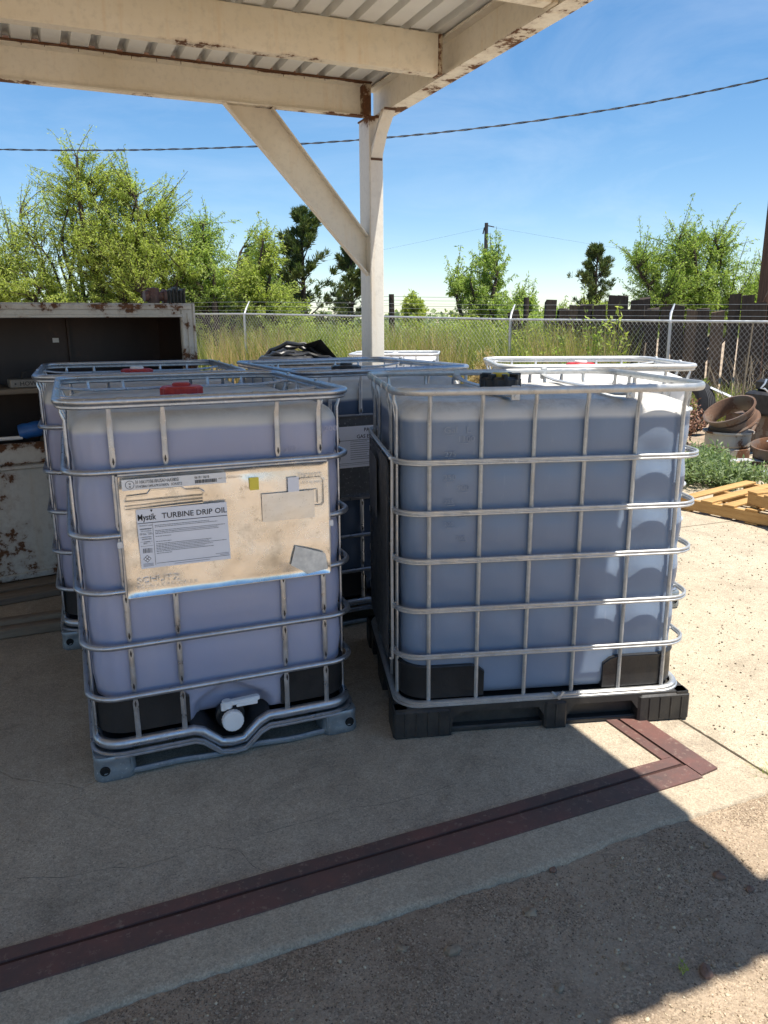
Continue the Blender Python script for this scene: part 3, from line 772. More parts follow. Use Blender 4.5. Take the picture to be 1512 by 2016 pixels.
cornered = lambda fx, fy, yaw, w, d: (fx+math.cos(yaw)*w/2-math.sin(yaw)*d/2, fy+math.sin(yaw)*w/2+math.cos(yaw)*d/2)
t_lav = tankmat('tank_lavender', (.32, .355, .50), 1.237, liquid2=(.39, .40, .51))
t_lavB = tankmat('tank_lavender_rear', (.35, .35, .48), 1.215)
t_blue = tankmat('tank_blue', (.185, .24, .335), 1.236, empty=(.80, .79, .76), dirt=.5, liquid2=(.20, .265, .37))
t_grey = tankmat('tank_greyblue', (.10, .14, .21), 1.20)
t_wh = tankmat('tank_white', (.80, .80, .80), 1.0, empty=(.80, .80, .80), dirt=.15)

# A: front left, drip oil
ax, ay = cornered(-1.027, 2.415, .380, 1.0, 1.2)
rA, pA, tA = make_ibc('caged container of lavender oil with a turbine drip oil label on its metal plate', ax, ay, .380, tank=t_lav, cap=(m_redcap, m_redcap), plate=m_plate, cap_pos=(-.03, -.02), seed=1)
def Sx(s): return s-.5
YP = -.6-.020
lab = MB()
# paper label corners (s, z)
def quad(mb, pts, y=YP, mi=0, th=.001):
    v = [(Sx(s), y, z) for s, z in pts]+[(Sx(s), y+th, z) for s, z in pts]
    mb.add(v, [(0, 1, 2, 3), (7, 6, 5, 4), (0, 4, 5, 1), (1, 5, 6, 2), (2, 6, 7, 3), (3, 7, 4, 0)], mi)
quad(lab, [(.222, .781), (.521, .781), (.517, .985), (.219, .985)])
lab.build('paper_label', m_paper, pA, smooth=0)
lab = MB(); quad(lab, [(.182, 1.052), (.52, 1.052), (.52, 1.088), (.182, 1.088)]); lab.build('number_sticker', m_white, pA, smooth=0)
lab = MB(); quad(lab, [(.60, 1.018), (.632, 1.018), (.632, 1.062), (.60, 1.062)]); lab.build('small_sticker', m_lemon, pA, smooth=0)
lab = MB(); quad(lab, [(.735, .73), (.80, .69), (.875, .70), (.865, .76)]); quad(lab, [(.755, .80), (.735, .73), (.865, .76), (.80, .785)], YP-.0005); lab.build('torn_label', m_ghost, pA, smooth=0)
lab = MB(); quad(lab, [(.64, .90), (.83, .90), (.83, 1.0), (.64, 1.0)]); lab.build('faded_label', m_plate2, pA, smooth=0)
lab = MB(); quad(lab, [(.735, 1.0), (.775, 1.0), (.775, 1.052), (.735, 1.052)]); lab.build('white_patch', m_paper, pA, smooth=0)
ink = MB(); yy = YP-.0012
put_text(ink, 'Mystik', Sx(.222), yy, .948, .030, .014, 0, .74)
ink.add([(Sx(.264), yy, .981), (Sx(.268), yy, .974), (Sx(.272), yy, .981), (Sx(.270), yy, .983), (Sx(.266), yy, .983)], [(0, 1, 2, 3, 4)])
put_text(ink, 'TURBINE DRIP OIL', Sx(.300), yy, .949, .0262, .010, 0, 1.0)
def bar(mb, s0, s1, z, h=.0012, y=None):
    y = yy if y is None else y; mb.add([(Sx(s0), y, z), (Sx(s1), y, z), (Sx(s1), y, z+h), (Sx(s0), y, z+h)], [(0, 1, 2, 3)])
bar(ink, .221, .517, .937, .0022); bar(ink, .268, .269, .79, .145); bar(ink, .272, .518, .795, .0012)
for k, z in enumerate((.922, .908, .893, .878, .863)): bar(ink, .225, .264, z-.004, .0007)
for tx, z, s_ in (('PRODUCT CODE', .928, .0052), ('663420002107', .916, .0062), ('NET CONTENTS', .909, .0045), ('330 GAL  1250 L', .898, .0062), ('TRACE CODE', .889, .0045), ('0435921900', .881, .0062), ('PKG SIZE', .872, .0045), ('8667 -  1', .866, .0062)):
    put_text(ink, tx, Sx(.246), yy, z, s_, .004, 0, 1, align='CENTER')
for x_ in [.232+.0028*i for i in range(11)]: bar(ink, x_, x_+rnd.choice((.0008, .0016)), .835, .016)
ink.add([(Sx(.243), yy, .828), (Sx(.230), yy, .815), (Sx(.243), yy, .802), (Sx(.256), yy, .815)], [(0, 1, 2, 3)])
ink2 = MB()
rt = random.Random(3)
for blk, nl, z in ((0, 2, .926), (1, 3, .908), (2, 1, .888), (3, 1, .870), (4, 3, .862), (5, 3, .846), (6, 1, .829)):
    for k in range(nl):
        L = rt.uniform(.16, .24) if nl > 1 else .05
        x = .275; 
        while x < .275+L:
            wd = rt.uniform(.003, .010); bar(ink2, x, min(x+wd, .275+L), z-.0052*k, .0019); x += wd+.0018
for k in range(3): bar(ink2, .229, .262, .797-.004*k, .0012)
bar(ink2, .47, .515, .805, .0012); bar(ink2, .485, .515, .800, .0012); bar(ink2, .33, .45, .788, .0012)
# diamond insides
for dx_, dz_ in ((0, .0062), (-.0062, 0), (.0062, 0), (0, -.0062)):
    q = MB(); ink2.add([(Sx(.243+dx_), yy-.0006, .815+dz_+.0048), (Sx(.243+dx_)-.0048, yy-.0006, .815+dz_), (Sx(.243+dx_), yy-.0006, .815+dz_-.0048), (Sx(.243+dx_)+.0048, yy-.0006, .815+dz_)], [(0, 1, 2, 3)], 1)
# top sticker print
ring = MB(); ring.lathe([(.0128, -.0002), (.0138, 0), (.0142, -.0002)], 24, close=True, M=Matrix.Translation((Sx(.207), yy, 1.070)) @ Matrix.Rotation(math.pi/2, 4, 'X'))
ink.add(ring.v, ring.f)
put_text(ink, 'u', Sx(.207), yy, 1.071, .013, .01, align='CENTER'); put_text(ink, 'n', Sx(.207), yy, 1.0605, .013, .01, align='CENTER')
put_text(ink, '31 HA1/Y/0618/USA/+AA5805/', Sx(.224), yy, 1.072, .0165, .004, 0, .66)
put_text(ink, '3714/2866/1249L/67KG/100KPa   SCHUETZ', Sx(.224), yy, 1.0585, .0120, .004, 0, .68)
put_text(ink, '0618 / 0618', Sx(.415), yy, 1.074, .0125, .004, 0, .8)
x_ = .416
while x_ < .488: wd = rt.choice((.0008, .0016, .0024)); bar(ink, x_, x_+wd, 1.058, .012); x_ += wd+rt.choice((.0009, .0016))
put_text(ink, '48BBT 57205LF  REC85 BLACK TX  S 85', Sx(.494), yy+.0012, 1.066, .0068, .004, 0, .7)
for i in range(9):
    for k in range(9): pass
ink.build('lettering', m_ink, pA, smooth=0)['kind'] = 'stuff'; ink2.build('fine_print', [m_grey_ink, m_paper], pA, smooth=0)['kind'] = 'stuff'
em = MB(); put_text(em, 'SCHUTZ', Sx(.205), YP+.004, .722, .030, .0, .05, 1.22); put_text(em, 'ECOBULK/RECOBULK', Sx(.205), YP+.004, .703, .0185, 0, .05, 1.12)
put_text(em, 'Transport', Sx(.775), YP+.004, 1.048, .022, .0, .05, 1.0); put_text(em, '1650 kg max', Sx(.785), YP+.004, 1.020, .0165, 0, .05, .9)
put_text(em, 'ATTENTION', Sx(.67), YP+.001, .982, .013, 0, .0, 1.3)
for s0, s1, z0_, z1_ in ((.772, .868, .94, 1.043),):
    P = [(Sx(a), YP+.006, b) for a, b in ((s0, z0_+.01), (s0, z1_-.01), (s0+.01, z1_), (s1-.01, z1_), (s1, z1_-.01), (s1, z0_+.01), (s1-.01, z0_), (s0+.01, z0_))]; em.tube(P, .003, 6, True)
P = [(Sx(a), YP+.006, b) for a, b in ((.19, 1.012), (.195, 1.03), (.26, 1.033), (.272, 1.048), (.37, 1.048), (.385, 1.036), (.43, 1.035), (.445, 1.024), (.44, 1.012))]; em.tube(P, .003, 6, True)
P = [(Sx(a), YP+.006, b) for a, b in ((.19, .985), (.19, .996), (.44, 1.0), (.44, .990))]; em.tube(P, .0025, 6, True)
P = [(Sx(.793), YP+.006, .95), (Sx(.793), YP+.006, 1.0), (Sx(.845), YP+.006, 1.0), (Sx(.845), YP+.006, .95)]; em.tube(P, .0025, 6, False)
em.build('embossed_lettering', m_plate, pA, smooth=30)['kind'] = 'stuff'
sm = MB()
put_text(sm, '-1200', .36, -.5705, 1.20, .028, 0, .03, 1.2); put_text(sm, '300 -', .24, -.5705, 1.135, .024, 0, .03, 1.2); put_text(sm, '-1100', .36, -.5705, 1.105, .026, 0, .03, 1.2)
t_mark = plain('moulded_mark', (.36, .37, .48), .4, 0, .05)
t_markc = plain('moulded_mark_blue', (.25, .30, .38), .4, 0, .05)
sm.build('volume_mark', t_mark, tA, smooth=0)['kind'] = 'stuff'
# little square tags clipped to the hoop
for s_ in (.165, .893):
    mb = MB(); mb.cbox(Sx(s_)-.012, Sx(s_)+.012, -.604, -.600, .855, .878, .003); mb.build('hoop_clip', m_white, rA)

# B: behind A
bx, by = cornered(-1.60, 3.56, .36, 1.0, 1.2)
rB, pB, tB = make_ibc('caged container with red cap at the rear left, half hidden by the drip oil container', bx, by, .36, tank=t_lavB, cap=(m_redcap, m_white), plate=m_plate, cap_pos=(.0, .0), seed=2)
# D: rear middle
dx, dy = cornered(-.40, 3.75, .45, 1.0, 1.2)
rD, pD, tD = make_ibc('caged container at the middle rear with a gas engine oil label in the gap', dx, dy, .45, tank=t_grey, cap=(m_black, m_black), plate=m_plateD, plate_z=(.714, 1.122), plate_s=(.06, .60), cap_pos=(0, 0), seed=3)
lab = MB(); quad(lab, [(.09, .866), (.385, .866), (.385, 1.074), (.09, 1.074)]); lab.build('paper_label', m_paper, pD, smooth=0)
ink = MB(); put_text(ink, 'PACEMAKER', Sx(.325), yy, 1.045, .026, .008); put_text(ink, 'GAS ENGINE OIL', Sx(.285), yy, 1.012, .026, .008)
bar(ink, .10, .38, 1.003, .002); bar(ink, .10, .38, .888, .0015); bar(ink, .10, .38, .88, .001)
for k in range(9): bar(ink, .25, rt.uniform(.33, .378), .995-.011*k, .0018)
ink.build('lettering', m_ink, pD, smooth=0)['kind'] = 'stuff'
# C: front right on a black pallet; its plate side looks left
cw, cd, cyaw = 1.0, 1.2, .1236
ccx = .036+math.cos(cyaw)*.6-math.sin(cyaw)*.5; ccy = 2.716+math.sin(cyaw)*.6+math.cos(cyaw)*.5
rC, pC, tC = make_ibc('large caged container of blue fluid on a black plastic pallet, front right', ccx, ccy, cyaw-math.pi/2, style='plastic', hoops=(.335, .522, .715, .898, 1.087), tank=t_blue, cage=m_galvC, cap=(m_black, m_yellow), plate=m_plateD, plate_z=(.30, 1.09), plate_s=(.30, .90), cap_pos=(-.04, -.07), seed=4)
lab = MB(); quad(lab, [(.36, .80), (.62, .80), (.62, 1.04), (.36, 1.04)]); lab.build('faded_label', plain('grey_label', (.22, .22, .22)), pC, smooth=0)
sm = MB(); M_ = side_frame('right', cw, cd, .0285)
for tx, s_, z, h in (('Gal   L', .185, 1.190, .034), ('1100', .235, 1.158, .030), ('275', .19, 1.105, .026), ('250', .185, 1.018, .030), ('900', .235, .978, .030), ('225', .19, .93, .022), ('800', .235, .885, .022), ('200', .19, .845, .022), ('700', .235, .79, .022)):
    put_text(sm, tx, s_, 0, z, h, 0, .02, 1.1, M=M_); sm.box(s_+.012, s_+.04, -.001, .001, z-.008, z-.0055, 0, M_)
sm.build('volume_mark', t_markc, tC, smooth=0)['kind'] = 'stuff'
# E: behind C in the sun
ex, ey = cornered(.61, 4.13, -.03, 1.06, .98)
rE, pE, tE = make_ibc('white sunlit caged container with a red cap behind the blue fluid container', ex, ey, -.03, w=1.06, d=.98, tank=t_wh, cage=m_galvW, cap=(m_redcap, m_white), cap_pos=(.0, 0), seed=5)
# G: far standard container
gx, gy = cornered(-.45, 10.05, -.1, 1.15, 1.0)
rG, pG, tG = make_ibc('small distant white caged container seen behind the column', gx, gy, -.1, w=1.15, d=1.0, H=1.16, tank=t_wh, cage=m_galvW, cap=(m_white, m_white), hoops=(.28, .45, .62, .80, .98), seed=6)
# dry leaves and twigs on C's top
mb = MB(); 
for k in range(70):
    a = rnd.gauss(.12, .13); b = rnd.gauss(.12, .12); z = 1.30
    M = Matrix.Translation((a, b, 1.289)) @ Matrix.Rotation(rnd.uniform(0, 6.3), 4, 'Z'); L = rnd.uniform(.006, .03)
    mb.tube([(0, 0, 0), (L, rnd.uniform(-.006, .006), .001)], .0011, 4, M=M)
tw = tag(mb.build('twig_litter', m_rope, rC), kind='stuff')

# ------------------------------------------------------------------ canopy
can = thing('open_canopy', 'cream painted rusty steel canopy with white ribbed roof sheets overhead', 'canopy', (0, 0, 0), TH)
def beam_u(name, u0, u1, v, z0, z1, fl, mat, web=.008, back=False, lipz=.010):
    """channel along u with web at v and flanges towards -v"""
    mb = MB(); K = 24
    prof = [(v, z0), (v, z1), (v-fl, z1), (v-fl, z1-lipz), (v-web, z1-lipz*1.4), (v-web, z0+lipz*1.4), (v-fl, z0+lipz), (v-fl, z0)]
    n = len(prof); V = []
    for k in range(K+1):
        u = u0+(u1-u0)*k/K
        for q in prof: V.append((u, q[0]+.0015*mnoise.noise(Vector((u*2, q[1]*5, 0))), q[1]+.002*mnoise.noise(Vector((u*3, 1, 0)))))
    F = [(k*n+i, k*n+(i+1) % n, (k+1)*n+(i+1) % n, (k+1)*n+i) for k in range(K) for i in range(n)]
    F += [tuple(range(n-1, -1, -1)), tuple(K*n+i for i in range(n))]
    mb.add(V, F); return mb.build(name, mat, can, smooth=30)
BZ0, BZ1 = 2.90, 3.10
UL = -7.0
beam_u('rear_beam', UL, 2.165, 5.275, BZ0, BZ1, .055, m_paint)
mb = MB(); mb.box(UL, 2.165, 5.20, 5.27, BZ1+.001, BZ1+.008)
for k in range(60):
    u = UL+.15*k+rnd.uniform(-.02, .02); mb.tube([(u, 5.215, BZ1+.002), (u+rnd.uniform(-.003, .003), 5.212, BZ1-rnd.uniform(.006, .022))], .0022, 4)
mb.box(UL, 2.28, 5.303, 5.308, BZ1-.005, BZ1+.055)
mb.build('rust_edge', m_rustbar, can)
for v in (4.27, 3.20, 2.14, 1.2):
    # purlins show their flat web: channel open to the rear
    mb = MB(); K = 24; prof = [(v-.045, BZ0), (v-.05, BZ0+.012), (v-.05, BZ1-.012), (v-.045, BZ1), (v+.02, BZ1), (v+.02, BZ1-.008), (v-.036, BZ1-.014), (v-.036, BZ0+.014), (v+.02, BZ0+.008), (v+.02, BZ0)]
    n = len(prof); V = []
    for k in range(K+1):
        u = UL+(2.165-UL)*k/K
        for q in prof: V.append((u, q[0], q[1]+.002*mnoise.noise(Vector((u*3, v, 0)))))
    mb.add(V, [(k*n+i, (k+1)*n+i, (k+1)*n+(i+1) % n, k*n+(i+1) % n) for k in range(K) for i in range(n)]+[tuple(range(n)), tuple(K*n+i for i in range(n-1, -1, -1))])
    mb.build('purlin', m_paintp, can, smooth=30)
    mb = MB(); mb.cbox(2.150, 2.172, v-.062, v+.02, BZ0-.006, BZ1-.004, .003); mb.build('weld_plate', m_rustbar if v > 5 else rusty('weld_rust', (.55, .47, .34), .50, scale=8), can)
# side beam along v (I section), open web faces left and right
def beam_v(name, v0, v1, u, z0, z1, fl, mat, lip=.012):
    mb = MB(); w_ = .006
    prof = [(u-fl, z0), (u+fl, z0), (u+fl, z0+lip), (u+w_, z0+lip*1.3), (u+w_, z1-lip*1.3), (u+fl, z1-lip), (u+fl, z1), (u-fl, z1), (u-fl, z1-lip), (u-w_, z1-lip*1.3), (u-w_, z0+lip*1.3), (u-fl, z0+lip)]
    n = len(prof); K = 20; V = []
    for k in range(K+1):
        v = v0+(v1-v0)*k/K
        V += [(q[0], v, q[1]+.0015*mnoise.noise(Vector((v*3, 5, 0)))) for q in prof]
    mb.add(V, [(k*n+i, (k+1)*n+i, (k+1)*n+(i+1) % n, k*n+(i+1) % n) for k in range(K) for i in range(n)]+[tuple(range(n)), tuple(K*n+i for i in range(n-1, -1, -1))])
    return mb.build(name, mat, can, smooth=30)
beam_v('side_beam', .32, 5.36, 2.245, BZ0, BZ1, .055, m_paint)
beam_u('front_beam', UL, 4.6, .46, BZ0, BZ1, .075, m_paint)
# roof sheets
pitch, low, top, ht = .152, .098, .030, .038
def sheet(u0, u1):
    mb = MB(); pr = []; u = u0
    while u < u1-1e-6:
        s_ = (pitch-low-top)/2
        pr += [(u, 0), (u+low, 0), (u+low+s_, ht), (u+low+s_+top, ht)]; u += pitch
    pr.append((u, 0)); z = BZ1+.010; V = []
    for v in (.31, 5.30):
        V += [(p[0], v, z+p[1]) for p in pr]
    n = len(pr); V += [(a, b, c+.0012) for a, b, c in V]
    F = [(i, i+1, n+i+1, n+i) for i in range(n-1)]; F += [(2*n+i, 3*n+i, 3*n+i+1, 2*n+i+1) for i in range(n-1)]
    mb.add(V, F); return mb.build('roof_panel', m_deck, can, smooth=0)
u = 2.29-pitch*6
for k in range(11): sheet(u, u+pitch*6-.004); u -= pitch*6
# small extra strip of roof over the front beam, running on past the corner
mb = MB(); mb.box(2.29, 4.6, .31, .53, BZ1+.012, BZ1+.016); mb.build('edge_flashing', m_deck, can, smooth=0)
# columns
def column(u0, u1, v0, v1, z1):
    mb = MB(); mb.cbox(u0, u1, v0, v1, 0, z1, .006); return mb.build('column', m_col, can, smooth=20)
column(2.135, 2.235, 5.185, 5.375, BZ0-.002)
column(4.4, 4.5, .37, .56, BZ0-.002)
column(-5.6, -5.5, 5.185, 5.375, BZ0-.002); column(-5.6, -5.5, .37, .56, BZ0-.002)
mb = MB(); mb.cbox(2.06, 2.31, 5.11, 5.45, .0, .012, .003); mb.build('base_plate', m_paint, can)
mb = MB(); mb.cbox(2.128, 2.30, 5.18, 5.38, BZ0-.012, BZ0-.001, .002); mb.build('cap_plate', m_rustbar, can)
mb = MB(); mb.cbox(2.105, 2.16, 5.205, 5.275, BZ0-.001, BZ1-.002, .004); mb.build('end_plate', rusty('joint_rust', (.55, .47, .34), .52, scale=7), can)
# big diagonal brace: channel in the plane of the rear beam
def diag(A, B, wid, dep, thk, mat, name='diagonal_brace', axis='u'):
    """A,B ends (a, z); channel with web facing -v, flanges both edges"""
    mb = MB(); A = Vector((A[0], 0, A[1])); B = Vector((B[0], 0, B[1])); d_ = (B-A).normalized(); n_ = Vector((-d_.z, 0, d_.x)); h = wid/2
    L = (B-A).length
    M = Matrix((( d_.x, 0, n_.x, A.x), (0, 1, 0, 0), (d_.z, 0, n_.z, A.z), (0, 0, 0, 1)))
    e = h
    return mb, M, L
A_, B_ = (1.02, 2.905), (2.14, 1.99)
dv = Vector((B_[0]-A_[0], B_[1]-A_[1])).normalized()
# outline cut flush with beam soffit and column side
top_l = (1.18, 2.898); top_r = (1.49, 2.898); bot_t = (2.134, 2.15); bot_b = (2.134, 1.885)
mb = MB()
def pr(poly, v0, v1): mb.prism([(a, b) for a, b in poly], v0, v1)
pr([top_l, bot_b, bot_t, top_r], 5.262, 5.270)
def edge(a, b, t_, side):
    a = Vector(a); b = Vector(b); d_ = (b-a).normalized(); n_ = Vector((-d_.y, d_.x))*side*t_
    return [tuple(a), tuple(b), tuple(b+n_), tuple(a+n_)]
pr(edge(top_l, bot_b, .009, 1), 5.21, 5.2615); pr(edge(top_r, bot_t, .009, -1), 5.21, 5.2615)
m_brace = rusty('brace_paint', (.79, .74, .63), .73, [(2.9, .03, .15)], (.66, .60, .49), streak=(1, 1, 1), scale=5)
bm_ = mb.build('diagonal_brace', m_brace, can, smooth=20)
# flange lips painted edge, then short knee brace towards the viewer
mb = MB(); M = Matrix.Translation((2.185, 0, 0))
for (a, b) in (((4.95, 2.897), (5.183, 2.70)),):
    p0 = Vector((0, a[0], a[1])); p1 = Vector((0, b[0], b[1])); dd = (p1-p0).normalized(); nn = Vector((0, -dd.z, dd.y))
    V = []
    for p, s0 in ((p0, 0), (p1, 0)):
        for du in (-.04, .04):
            for h in (0, .06): V.append(Vector((du, p.y, p.z))+ (Vector((0, h, 0)) if p is p0 else Vector((0, 0, -h))))
    # indices: p0:(0,1)(2,3)  p1:(4,5)(6,7)
    mb.add(V, [(0, 1, 5, 4), (2, 6, 7, 3), (0, 4, 6, 2), (1, 3, 7, 5), (0, 2, 3, 1), (4, 5, 7, 6)], 0, M)
mb.build('knee_brace', m_col, can, smooth=0)
mb = MB(); mb.tube([(2.145, 5.183, 2.635), (2.225, 5.183, 2.635)], .008, 6); mb.build('weld', m_rustiron, can); mb = MB(); mb.tube([(2.145, 4.955, 2.893), (2.225, 4.955, 2.893)], .008, 6); mb.build('weld', m_rustiron, can)

# ------------------------------------------------------------------ white job box at the rear left
ju, jy = -1.24-2.41*math.cos(.57), 5.25-2.41*math.sin(.57)
jb = thing('job_box', 'open rusty white steel tool box with dark interior at the left edge', 'tool box', (ju, jy, 0), .57)
s0, s1, dp = -.6, 2.41, .75
mb = MB(); mb.cbox(s0, s1, .012, .06, .03, .76, .006); mb.cbox(s0, s1, -.025, .05, .745, .878, .018); mb.cbox(s0, s1, -.012, .03, .72, .748, .006); mb.cbox(s0, s1, -.01, .012, .03, .07, .004)
mb.build('front_panel', m_boxw, jb, smooth=40)
mb = MB(); mb.cbox(s0, s1-.09, -.012, .03, 1.615, 1.69, .008); mb.cbox(s0, s1-.02, -.022, -.010, 1.66, 1.692, .003); mb.cbox(s0, s1-.075, -.02, -.009, 1.612, 1.63, .003)
mb.build('top_frame', m_boxw, jb)
mb = MB(); mb.cbox(s1-.088, s1, -.012, .03, .87, 1.69, .008); mb.cbox(s1-.012, s1+.004, -.02, .04, .8, 1.70, .003); mb.cbox(s1-.050, s1-.044, -.02, -.008, .88, 1.64, .002)
mb.build('side_frame', m_boxw, jb)
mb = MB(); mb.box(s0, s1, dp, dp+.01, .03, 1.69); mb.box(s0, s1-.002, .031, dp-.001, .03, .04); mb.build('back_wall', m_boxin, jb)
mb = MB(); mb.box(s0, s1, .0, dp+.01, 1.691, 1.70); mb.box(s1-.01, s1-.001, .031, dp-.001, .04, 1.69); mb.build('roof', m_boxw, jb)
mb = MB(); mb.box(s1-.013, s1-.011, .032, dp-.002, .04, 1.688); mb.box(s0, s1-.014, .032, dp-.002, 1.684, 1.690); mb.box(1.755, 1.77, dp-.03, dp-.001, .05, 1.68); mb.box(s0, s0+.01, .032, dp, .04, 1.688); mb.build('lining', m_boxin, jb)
mb = MB(); mb.cbox(s0, 1.62, .25, .7, 1.150, 1.185, .004); mb.cbox(1.60, 1.63, .25, .7, .05, 1.15, .004); mb.build('shelf', m_timber, jb)
mb = MB(); mb.cbox(1.205, 1.235, -.035, -.022, 1.56, 1.64, .003); mb.tube([(1.22, -.04, 1.57), (1.22, -.055, 1.55), (1.22, -.04, 1.53)], .006, 6); mb.build('hasp', m_boxw, jb)
mb = MB(); mb.box(1.66, 1.70, dp-.004, dp-.001, 1.45, 1.48); mb.build('sticker', m_white, jb)
def injob(s, y, z): 
    return Vector((ju, jy, 0))+Vector((s*math.cos(.57)-y*math.sin(.57), s*math.sin(.57)+y*math.cos(.57), z))
lv = thing('tool_case', 'grey lettered metal case with a handle on the shelf inside the white box', 'tool case', injob(1.30, .27, 1.186), .57)
mb = MB(); mb.cbox(0, .30, 0, .12, 0, .055, .006); mb.build('case_body', plain('case_grey', (.24, .225, .2), .6), lv)
mb = MB(); mb.tube([(.08, .05, .05), (.085, .05, .09), (.12, .05, .105), (.18, .05, .105), (.215, .05, .09), (.22, .05, .05)], .006, 6); mb.build('handle', m_dark, lv)
mb = MB(); put_text(mb, 'HOW', .055, -.0015, .014, .038, .01); mb.lathe([(.006, 0), (.0, .001)], 8, Matrix.Translation((.03, -.0005, .027)) @ Matrix.Rotation(math.pi/2, 4, 'X')); mb.build('lettering', m_ink, lv)
bl = thing('blue_bottle', 'crumpled blue plastic bottle lying on the lip of the white box', 'bottle', injob(1.30, .12, .885), .3)
mb = MB(); mb.lathe([(0, 0), (.045, .002), (.05, .03), (.046, .06), (.05, .09), (.047, .12), (.035, .15), (.02, .17), (.02, .19), (0, .19)], 16, Matrix.Translation((0, 0, .045)) @ Matrix.Rotation(1.4, 4, 'Y')); mb.build('bottle_body', m_blue, bl)
mb = MB(); mb.lathe([(.024, .18), (.024, .205), (0, .206)], 14, Matrix.Translation((0, 0, .045)) @ Matrix.Rotation(1.4, 4, 'Y')); mb.build('bottle_cap', m_blue, bl)
rt_ = thing('white_tube', 'short pale tube lying behind the lip of the white box', 'tube', injob(1.17, .10, .90), .5)
mb = MB(); mb.tube([(0, 0, 0), (.14, 0, 0)], .012, 10); mb.build('tube_body', m_white, rt_); mb = MB(); mb.tube([(.141, 0, 0), (.155, 0, 0)], .008, 8); mb.build('tube_cap', m_dark, rt_)
jug = thing('brown_jug', 'brown jug standing in the dark box under the shelf', 'jug', injob(1.52, .12, .06), .57)
mb = MB(); mb.lathe([(0, 0), (.11, .005), (.12, .04), (.12, .78), (.09, .86), (.035, .90), (.035, .93), (0, .93)], 20); mb.build('jug_body', plain('brown_plastic', (.16, .11, .07), .5), jug)
mb = MB(); mb.tube([(.05, -.04, .90), (.09, -.07, .91), (.12, -.09, .86)], .012, 8); mb.build('handle', m_dark, jug)
fit = thing('pipe_fittings', 'rusty red valve fittings lying on the roof of the white box', 'pipe fittings', injob(2.15, .12, 1.701), .57)
mb = MB(); mb.lathe([(.035, 0), (.035, .03), (.045, .03), (.045, .05), (.03, .05), (.03, .12), (.045, .12), (.045, .14), (0, .14)], 16, Matrix.Translation((-.02, 0, .045)) @ Matrix.Rotation(math.pi/2, 4, 'Y')); mb.lathe([(.04, -.045), (.04, .05), (0, .055)], 12, Matrix.Translation((.04, .0, .045))); mb.build('valve_body', m_red, fit)
mb = MB()
for k in range(5): mb.cbox(.13+.024*k, .142+.024*k, -.05, .05, 0, .085+.02*((k*7) % 3)/2, .003)
mb.build('flange', m_dark, fit)
# timbers lying in front of the box
for i, (s_, y_, z_, yw) in enumerate(((-.5, -.19, .0, .57), (-.45, -.36, .0, .575))):
    p = injob(s_, y_, z_); o = thing('timber', ['flat grey plank on the slab right against the white box', 'flat grey plank on the slab between the first plank and the steel beam'][i], 'timber', p, yw, 'timbers at the foot of the white box')
    mb = MB(); mb.cbox(0, 2.15, 0, .13, 0, .042, .005); mb.build('timber_body', m_timber, o); mb = MB(); mb.cbox(2.1505, 2.153, .005, .125, .004, .038, .001); mb.build('end_grain', m_tieb, o)

# black machine with hoses behind D
_k = 0; mc = thing('hose_machine', 'black machine with looping hoses behind the middle rear container', 'machine', (-.72, 6.4, .02), .1)
mb = MB(); mb.cbox(-.42, .42, -.25, .25, .55, 1.22, .02); mb.cbox(-.36, .2, -.2, .2, 1.22, 1.29, .02); mb.build('housing', m_black, mc)
mb = MB()
for sx in (-.36, .36):
    for sy in (-.2, .2): mb.cbox(sx-.03, sx+.03, sy-.03, sy+.03, 0, .55, .004)
mb.build('stand', m_dark, mc)
for k in range(7):
    r_ = random.Random(k+40); mb = MB(); x0 = -.42+r_.uniform(0, .15); x1 = .1+r_.uniform(0, .45); hgt = r_.uniform(.10, .2)
    P = [(x0+(x1-x0)*i/12, -.1+.03*k+.05*math.sin(i), 1.20+hgt*math.sin(math.pi*i/12)**.6+.01*math.sin(i*2+k)) for i in range(13)]
    mb.tube(P, .018, 8); mb.build('hose', m_black, mc)
mb = MB(); mb.add([(.1, -.1, 1.38), (.28, -.08, 1.42), (.5, -.05, 1.22), (.35, .1, 1.2), (.1, .1, 1.36), (.22, 0, 1.36)], [(0, 5, 1), (1, 5, 2), (2, 5, 3), (3, 5, 4), (4, 5, 0)]); mb.build('cover_flap', m_black, mc, smooth=0)
mc.scale = (.78, .9, 1)
for k in range(2):
    mb = MB(); mb.lathe([(.03, 0), (.03, .01), (0, .012)], 16, Matrix.Translation((-.25+.22*k, -.251, 1.16)) @ Matrix.Rotation(math.pi/2, 4, 'X')); mb.build('gauge', m_dark, mc)

# ------------------------------------------------------------------ pallets, scrap
def wood_pallet(label, loc, rz, L=1.25, W_=1.05, tilt=0, grp='orange wooden pallets'):
    o = thing('wooden_pallet', label, 'pallet', loc, rz, grp); o.rotation_euler = (tilt, 0, rz)
    for k, y in enumerate((0, W_/2-.02, W_-.04)):
        mb = MB(); mb.cbox(0, L, y, y+.04, .018, .107, .003); mb.build('stringer', m_orange, o)
    n = 7
    for k in range(n):
        x = (L-.11)*k/(n-1); mb = MB(); a = rnd.uniform(-.004, .004); mb.cbox(x, x+.10, -.004+a, W_+a, .108, .124, .002); mb.build('board', m_orange, o)
    for x in (0, L/2-.05, L-.11):
        mb = MB(); mb.cbox(x, x+.10, 0, W_, .001, .017, .002); mb.build('board', m_orange, o)
    return o
pa = math.atan2(-.81, .58)
wood_pallet('orange wooden pallet lying on the pavement beside the weeds', (2.52, 6.42, -.003), pa+.02)
wood_pallet('second orange wooden pallet lying crosswise on the first', (2.90, 6.03, .1255), pa-.30, 1.1, .9)
